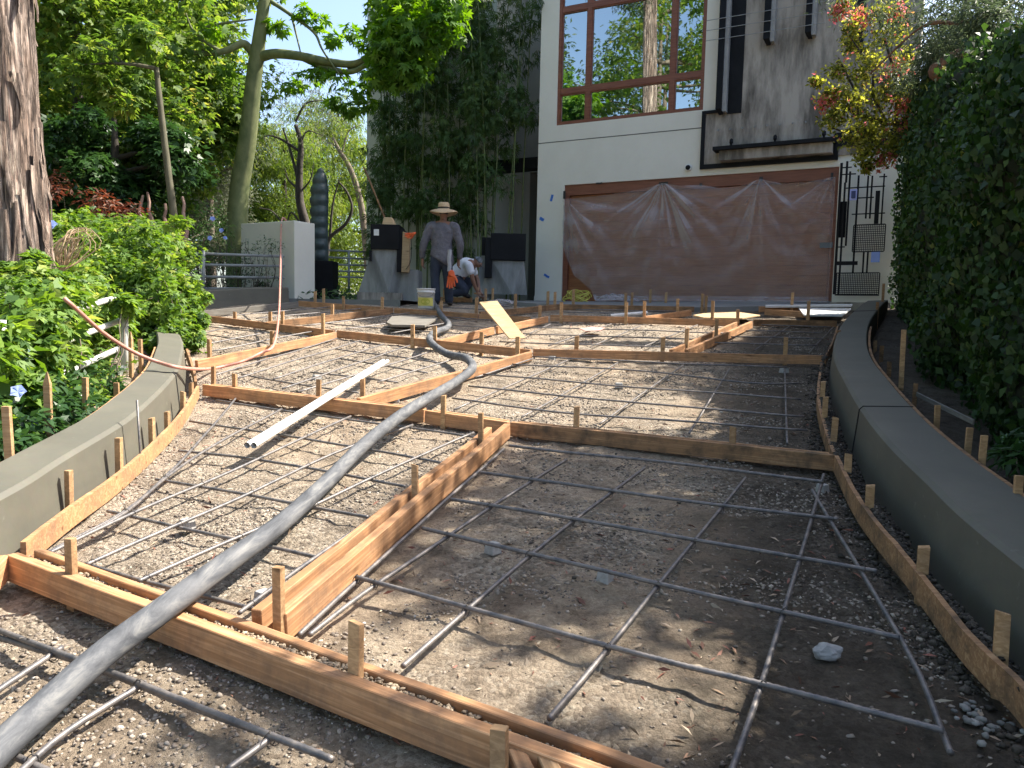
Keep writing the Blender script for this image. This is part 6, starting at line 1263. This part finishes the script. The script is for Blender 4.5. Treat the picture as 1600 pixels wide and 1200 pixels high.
STRAW = simple('woven_straw', (.42,.29,.16), (.60,.44,.27), .8, 60, (1,1,4), bs=.6)
hc = (.02,.06,1.585); mb = MB(); rng_ = []
NS_ = 40; prof = [(.235,-.055),(.205,-.032),(.16,-.012),(.112,.0),(.098,.012),(.096,.05),(.09,.09),(.075,.115),(.045,.118),(0,.112)]
vs = []
for r_, z in prof:
    for j in range(NS_):
        a = 2*math.pi*j/NS_; k = (r_/.235)**2; vs.append((base.x+hc[0]+r_*math.cos(a), base.y+hc[1]+r_*1.1*math.sin(a), base.z+hc[2]+z-.035*k*math.sin(a)**2*1.0+.018*k*abs(math.cos(a))-(.025*math.exp(-(r_*30)**2) if z > .1 else 0)))
mb.add(vs, [(i*NS_+j, i*NS_+(j+1)%NS_, (i+1)*NS_+(j+1)%NS_, (i+1)*NS_+j) for i in range(len(prof)-1) for j in range(NS_)]); hat = mb.build('straw_hat', STRAW, wk, smooth=True)
so = hat.modifiers.new('solid', 'SOLIDIFY'); so.thickness = .006
mb = MB(); mb.lathe([(.1005,.008),(.1005,.035),(.0985,.036),(.0985,.007)], (base.x+hc[0], base.y+hc[1], base.z+hc[2]), 30, 1, 1.1); mb.build('hat_band', simple('dark_hat_band', (.03,.025,.02),(.06,.045,.035),.8), hat)
HAIR = simple('dark_hair', (.012,.010,.009), (.03,.025,.02), .6, 30)
mb = MB(); mb.lathe([(0,-.07),(.045,-.065),(.07,-.03),(.082,.0),(.083,.03)], (base.x+.02, base.y+.045, base.z+1.545), 20, 1, .95); mb.build('hair', HAIR, wk, smooth=True)
mb = MB(); a = Y(702.5,390,12.42); c = Y(706,424,12.42); 
for i in range(6):
    z0, z1 = a.z+(c.z-a.z)*i/6, a.z+(c.z-a.z)*(i+1)/6; o0, o1 = .006*math.sin(i*1.7), .006*math.sin((i+1)*1.7); w0 = .032
    mb.add([(a.x-w0+o0,a.y-.01,z0),(a.x+w0+o0,a.y-.016,z0),(a.x+w0+o1,a.y-.016,z1),(a.x-w0+o1,a.y-.01,z1),(a.x-w0+o0,a.y+.004,z0),(a.x+w0+o0,a.y+.004,z0),(a.x+w0+o1,a.y+.004,z1),(a.x-w0+o1,a.y+.004,z1)], [(0,3,2,1),(4,5,6,7),(0,4,7,3),(1,2,6,5)])
tag(mb.build('grey_rag', simple('pale_rag', (.34,.34,.36), (.44,.44,.46), .9, 8), smooth=True), "long pale grey rag hanging from the standing worker's belt", 'rag')
glove('rubber_glove', "orange rubber glove hanging at the standing worker's right hip", Y(705,434,12.42), 1.55, .0, ORG)
# --- crouching worker, bending to the right
base = Y(722,466,13.3); wk = thing('person', 'crouching worker in white T-shirt and grey cap with both hands on the ground', 'person', base)
P = [((-.10,.05,.36),(.13,.12)),((.0,.05,.50),(.12,.11)),((.12,.05,.60),(.13,.11)),((.19,.04,.635),.05),((.245,.03,.645),(.075,.07)),((.285,.02,.60),(.066,.062)),
     ((.12,-.13,.58),.05),((.165,-.16,.44),.042),((.19,-.15,.33),.038),((.235,-.11,.20),.032),((.27,-.09,.12),.024),
     ((.15,.21,.58),.05),((.22,.22,.42),.042),((.26,.20,.32),.038),((.28,.15,.20),.032),((.31,.12,.12),.024),
     ((-.12,-.06,.30),.085),((.04,-.14,.16),.06),((-.14,-.13,.07),.042),((-.10,.15,.30),.085),((.10,.2,.30),.06),((.02,.2,.06),.042)]
E_ = [(0,1),(1,2),(2,3),(3,4),(4,5),(2,6),(6,7),(7,8),(8,9),(9,10),(2,11),(11,12),(12,13),(13,14),(14,15),(0,16),(16,17),(17,18),(0,19),(19,20),(20,21)]
hand(P, E_, 10, P[10][0], (.5,.1,-.8), (.5,.6,.3)); hand(P, E_, 15, P[15][0], (.5,-.1,-.8), (.5,-.6,.3))
figure('body', chains_of(P, E_), SKIN, wk, .0075, 2)
TEE = simple('white_tee', (.62,.64,.68), (.74,.75,.78), .9, 5, bs=.6, bd=.03)
figure('t_shirt', [
 [((-.13,.05,.40),(.15,.135)),((-.03,.05,.49),(.15,.14)),((.06,.045,.565),(.165,.14)),((.13,.04,.61),(.13,.11)),((.185,.035,.64),(.065,.06))],
 [((.08,-.08,.58),.08),((.12,-.14,.55),.08),((.155,-.165,.45),.07)], [((.10,.15,.58),.08),((.15,.215,.55),.08),((.20,.225,.45),.07)]], TEE, wk, .011, 6)
figure('trousers', [
 [((-.17,.05,.33),(.15,.14)),((-.09,.05,.40),(.15,.135))],
 [((-.14,-.03,.30),.105),((-.02,-.11,.22),.095),((.05,-.14,.15),.08)], [((.05,-.14,.13),.078),((-.06,-.135,.09),.07),((-.14,-.13,.08),.062)],
 [((-.12,.13,.30),.105),((.0,.19,.31),.09),((.11,.2,.30),.08)], [((.11,.2,.28),.075),((.06,.2,.18),.066),((.02,.2,.08),.062)]], JEAN, wk, .011, 4)
skinmesh('boot', [((-.14,-.13,.09),.05),((-.2,-.14,.05),.045),((-.27,-.14,.04),.035)], [(0,1),(1,2)], BOOT, wk, sub=1)
skinmesh('boot', [((.02,.2,.09),.05),((.06,.2,.05),.045),((.14,.2,.035),.035)], [(0,1),(1,2)], BOOT, wk, sub=1)
CAP = simple('grey_cap_cloth', (.04,.05,.06), (.22,.24,.26), .85, 14)
bm = bmesh.new(); bmesh.ops.create_uvsphere(bm, u_segments=24, v_segments=14, radius=1)
bmesh.ops.delete(bm, geom=[v_ for v_ in bm.verts if v_.co.z < -.15], context='VERTS')
for v_ in bm.verts: v_.co = Vector((v_.co.x*.088, v_.co.y*.082, v_.co.z*.085))
vb = [bm.verts.new((.06+.09*math.cos(a)*1.0, .07*math.sin(a), -.012-.012*math.cos(a))) for a in np.linspace(-1.5,1.5,9)]; vb2 = [bm.verts.new((.07*math.cos(a)+.005, .075*math.sin(a), -.005)) for a in np.linspace(-1.5,1.5,9)]
for i in range(8): bm.faces.new((vb2[i], vb[i], vb[i+1], vb2[i+1]))
me = bpy.data.meshes.new('cap'); bm.to_mesh(me); bm.free(); me.polygons.foreach_set('use_smooth', [True]*len(me.polygons)); o = link('cap', me, CAP, wk, (.262,.03,.655)); o.rotation_euler = (0,.75,0); so = o.modifiers.new('solid','SOLIDIFY'); so.thickness = .005
# face details: nose, eyes, ears
mb = MB(); b0 = base
for q_, r_, nm in (((.335,.02,.565),.014,'nose'),):
    me_ = MB(); me_.lathe([(0,-.012),(.012,-.006),(.014,0),(.009,.01),(0,.016)], (b0.x+q_[0], b0.y+q_[1], b0.z+q_[2]), 10); me_.build('nose', SKIN, wk, smooth=True)
for yy in (-.055,.10): 
    me_ = MB(); me_.lathe([(0,-.02),(.012,-.012),(.014,.004),(.008,.02),(0,.022)], (b0.x+.262, b0.y+yy, b0.z+.61), 10, 1, .5); me_.build('ear', SKIN, wk, smooth=True)
for yy in (-.018,.052):
    me_ = MB(); me_.lathe([(0,-.006),(.006,-.003),(.006,.003),(0,.006)], (b0.x+.325, b0.y+yy, b0.z+.595), 8); me_.build('eye', DARK, wk, smooth=True)
trw = thing('hand_trowel', 'small steel hand trowel under the crouching worker', 'trowel', Y(745,463,13.2)); q_ = Y(745,463,13.2)
mb = MB(); mb.box(q_.x-.12,q_.x+.12,q_.y-.05,q_.y+.05,q_.z,q_.z+.006); mb.build('blade', STEEL, trw); MB().tube([(q_.x-.05,q_.y,q_.z+.05),(q_.x+.07,q_.y,q_.z+.05)], .014, 10).build('handle', WOOD, trw, smooth=True); MB().tube([(q_.x,q_.y,q_.z),(q_.x,q_.y,q_.z+.045)], .007, 6).build('shank', STEEL, trw)
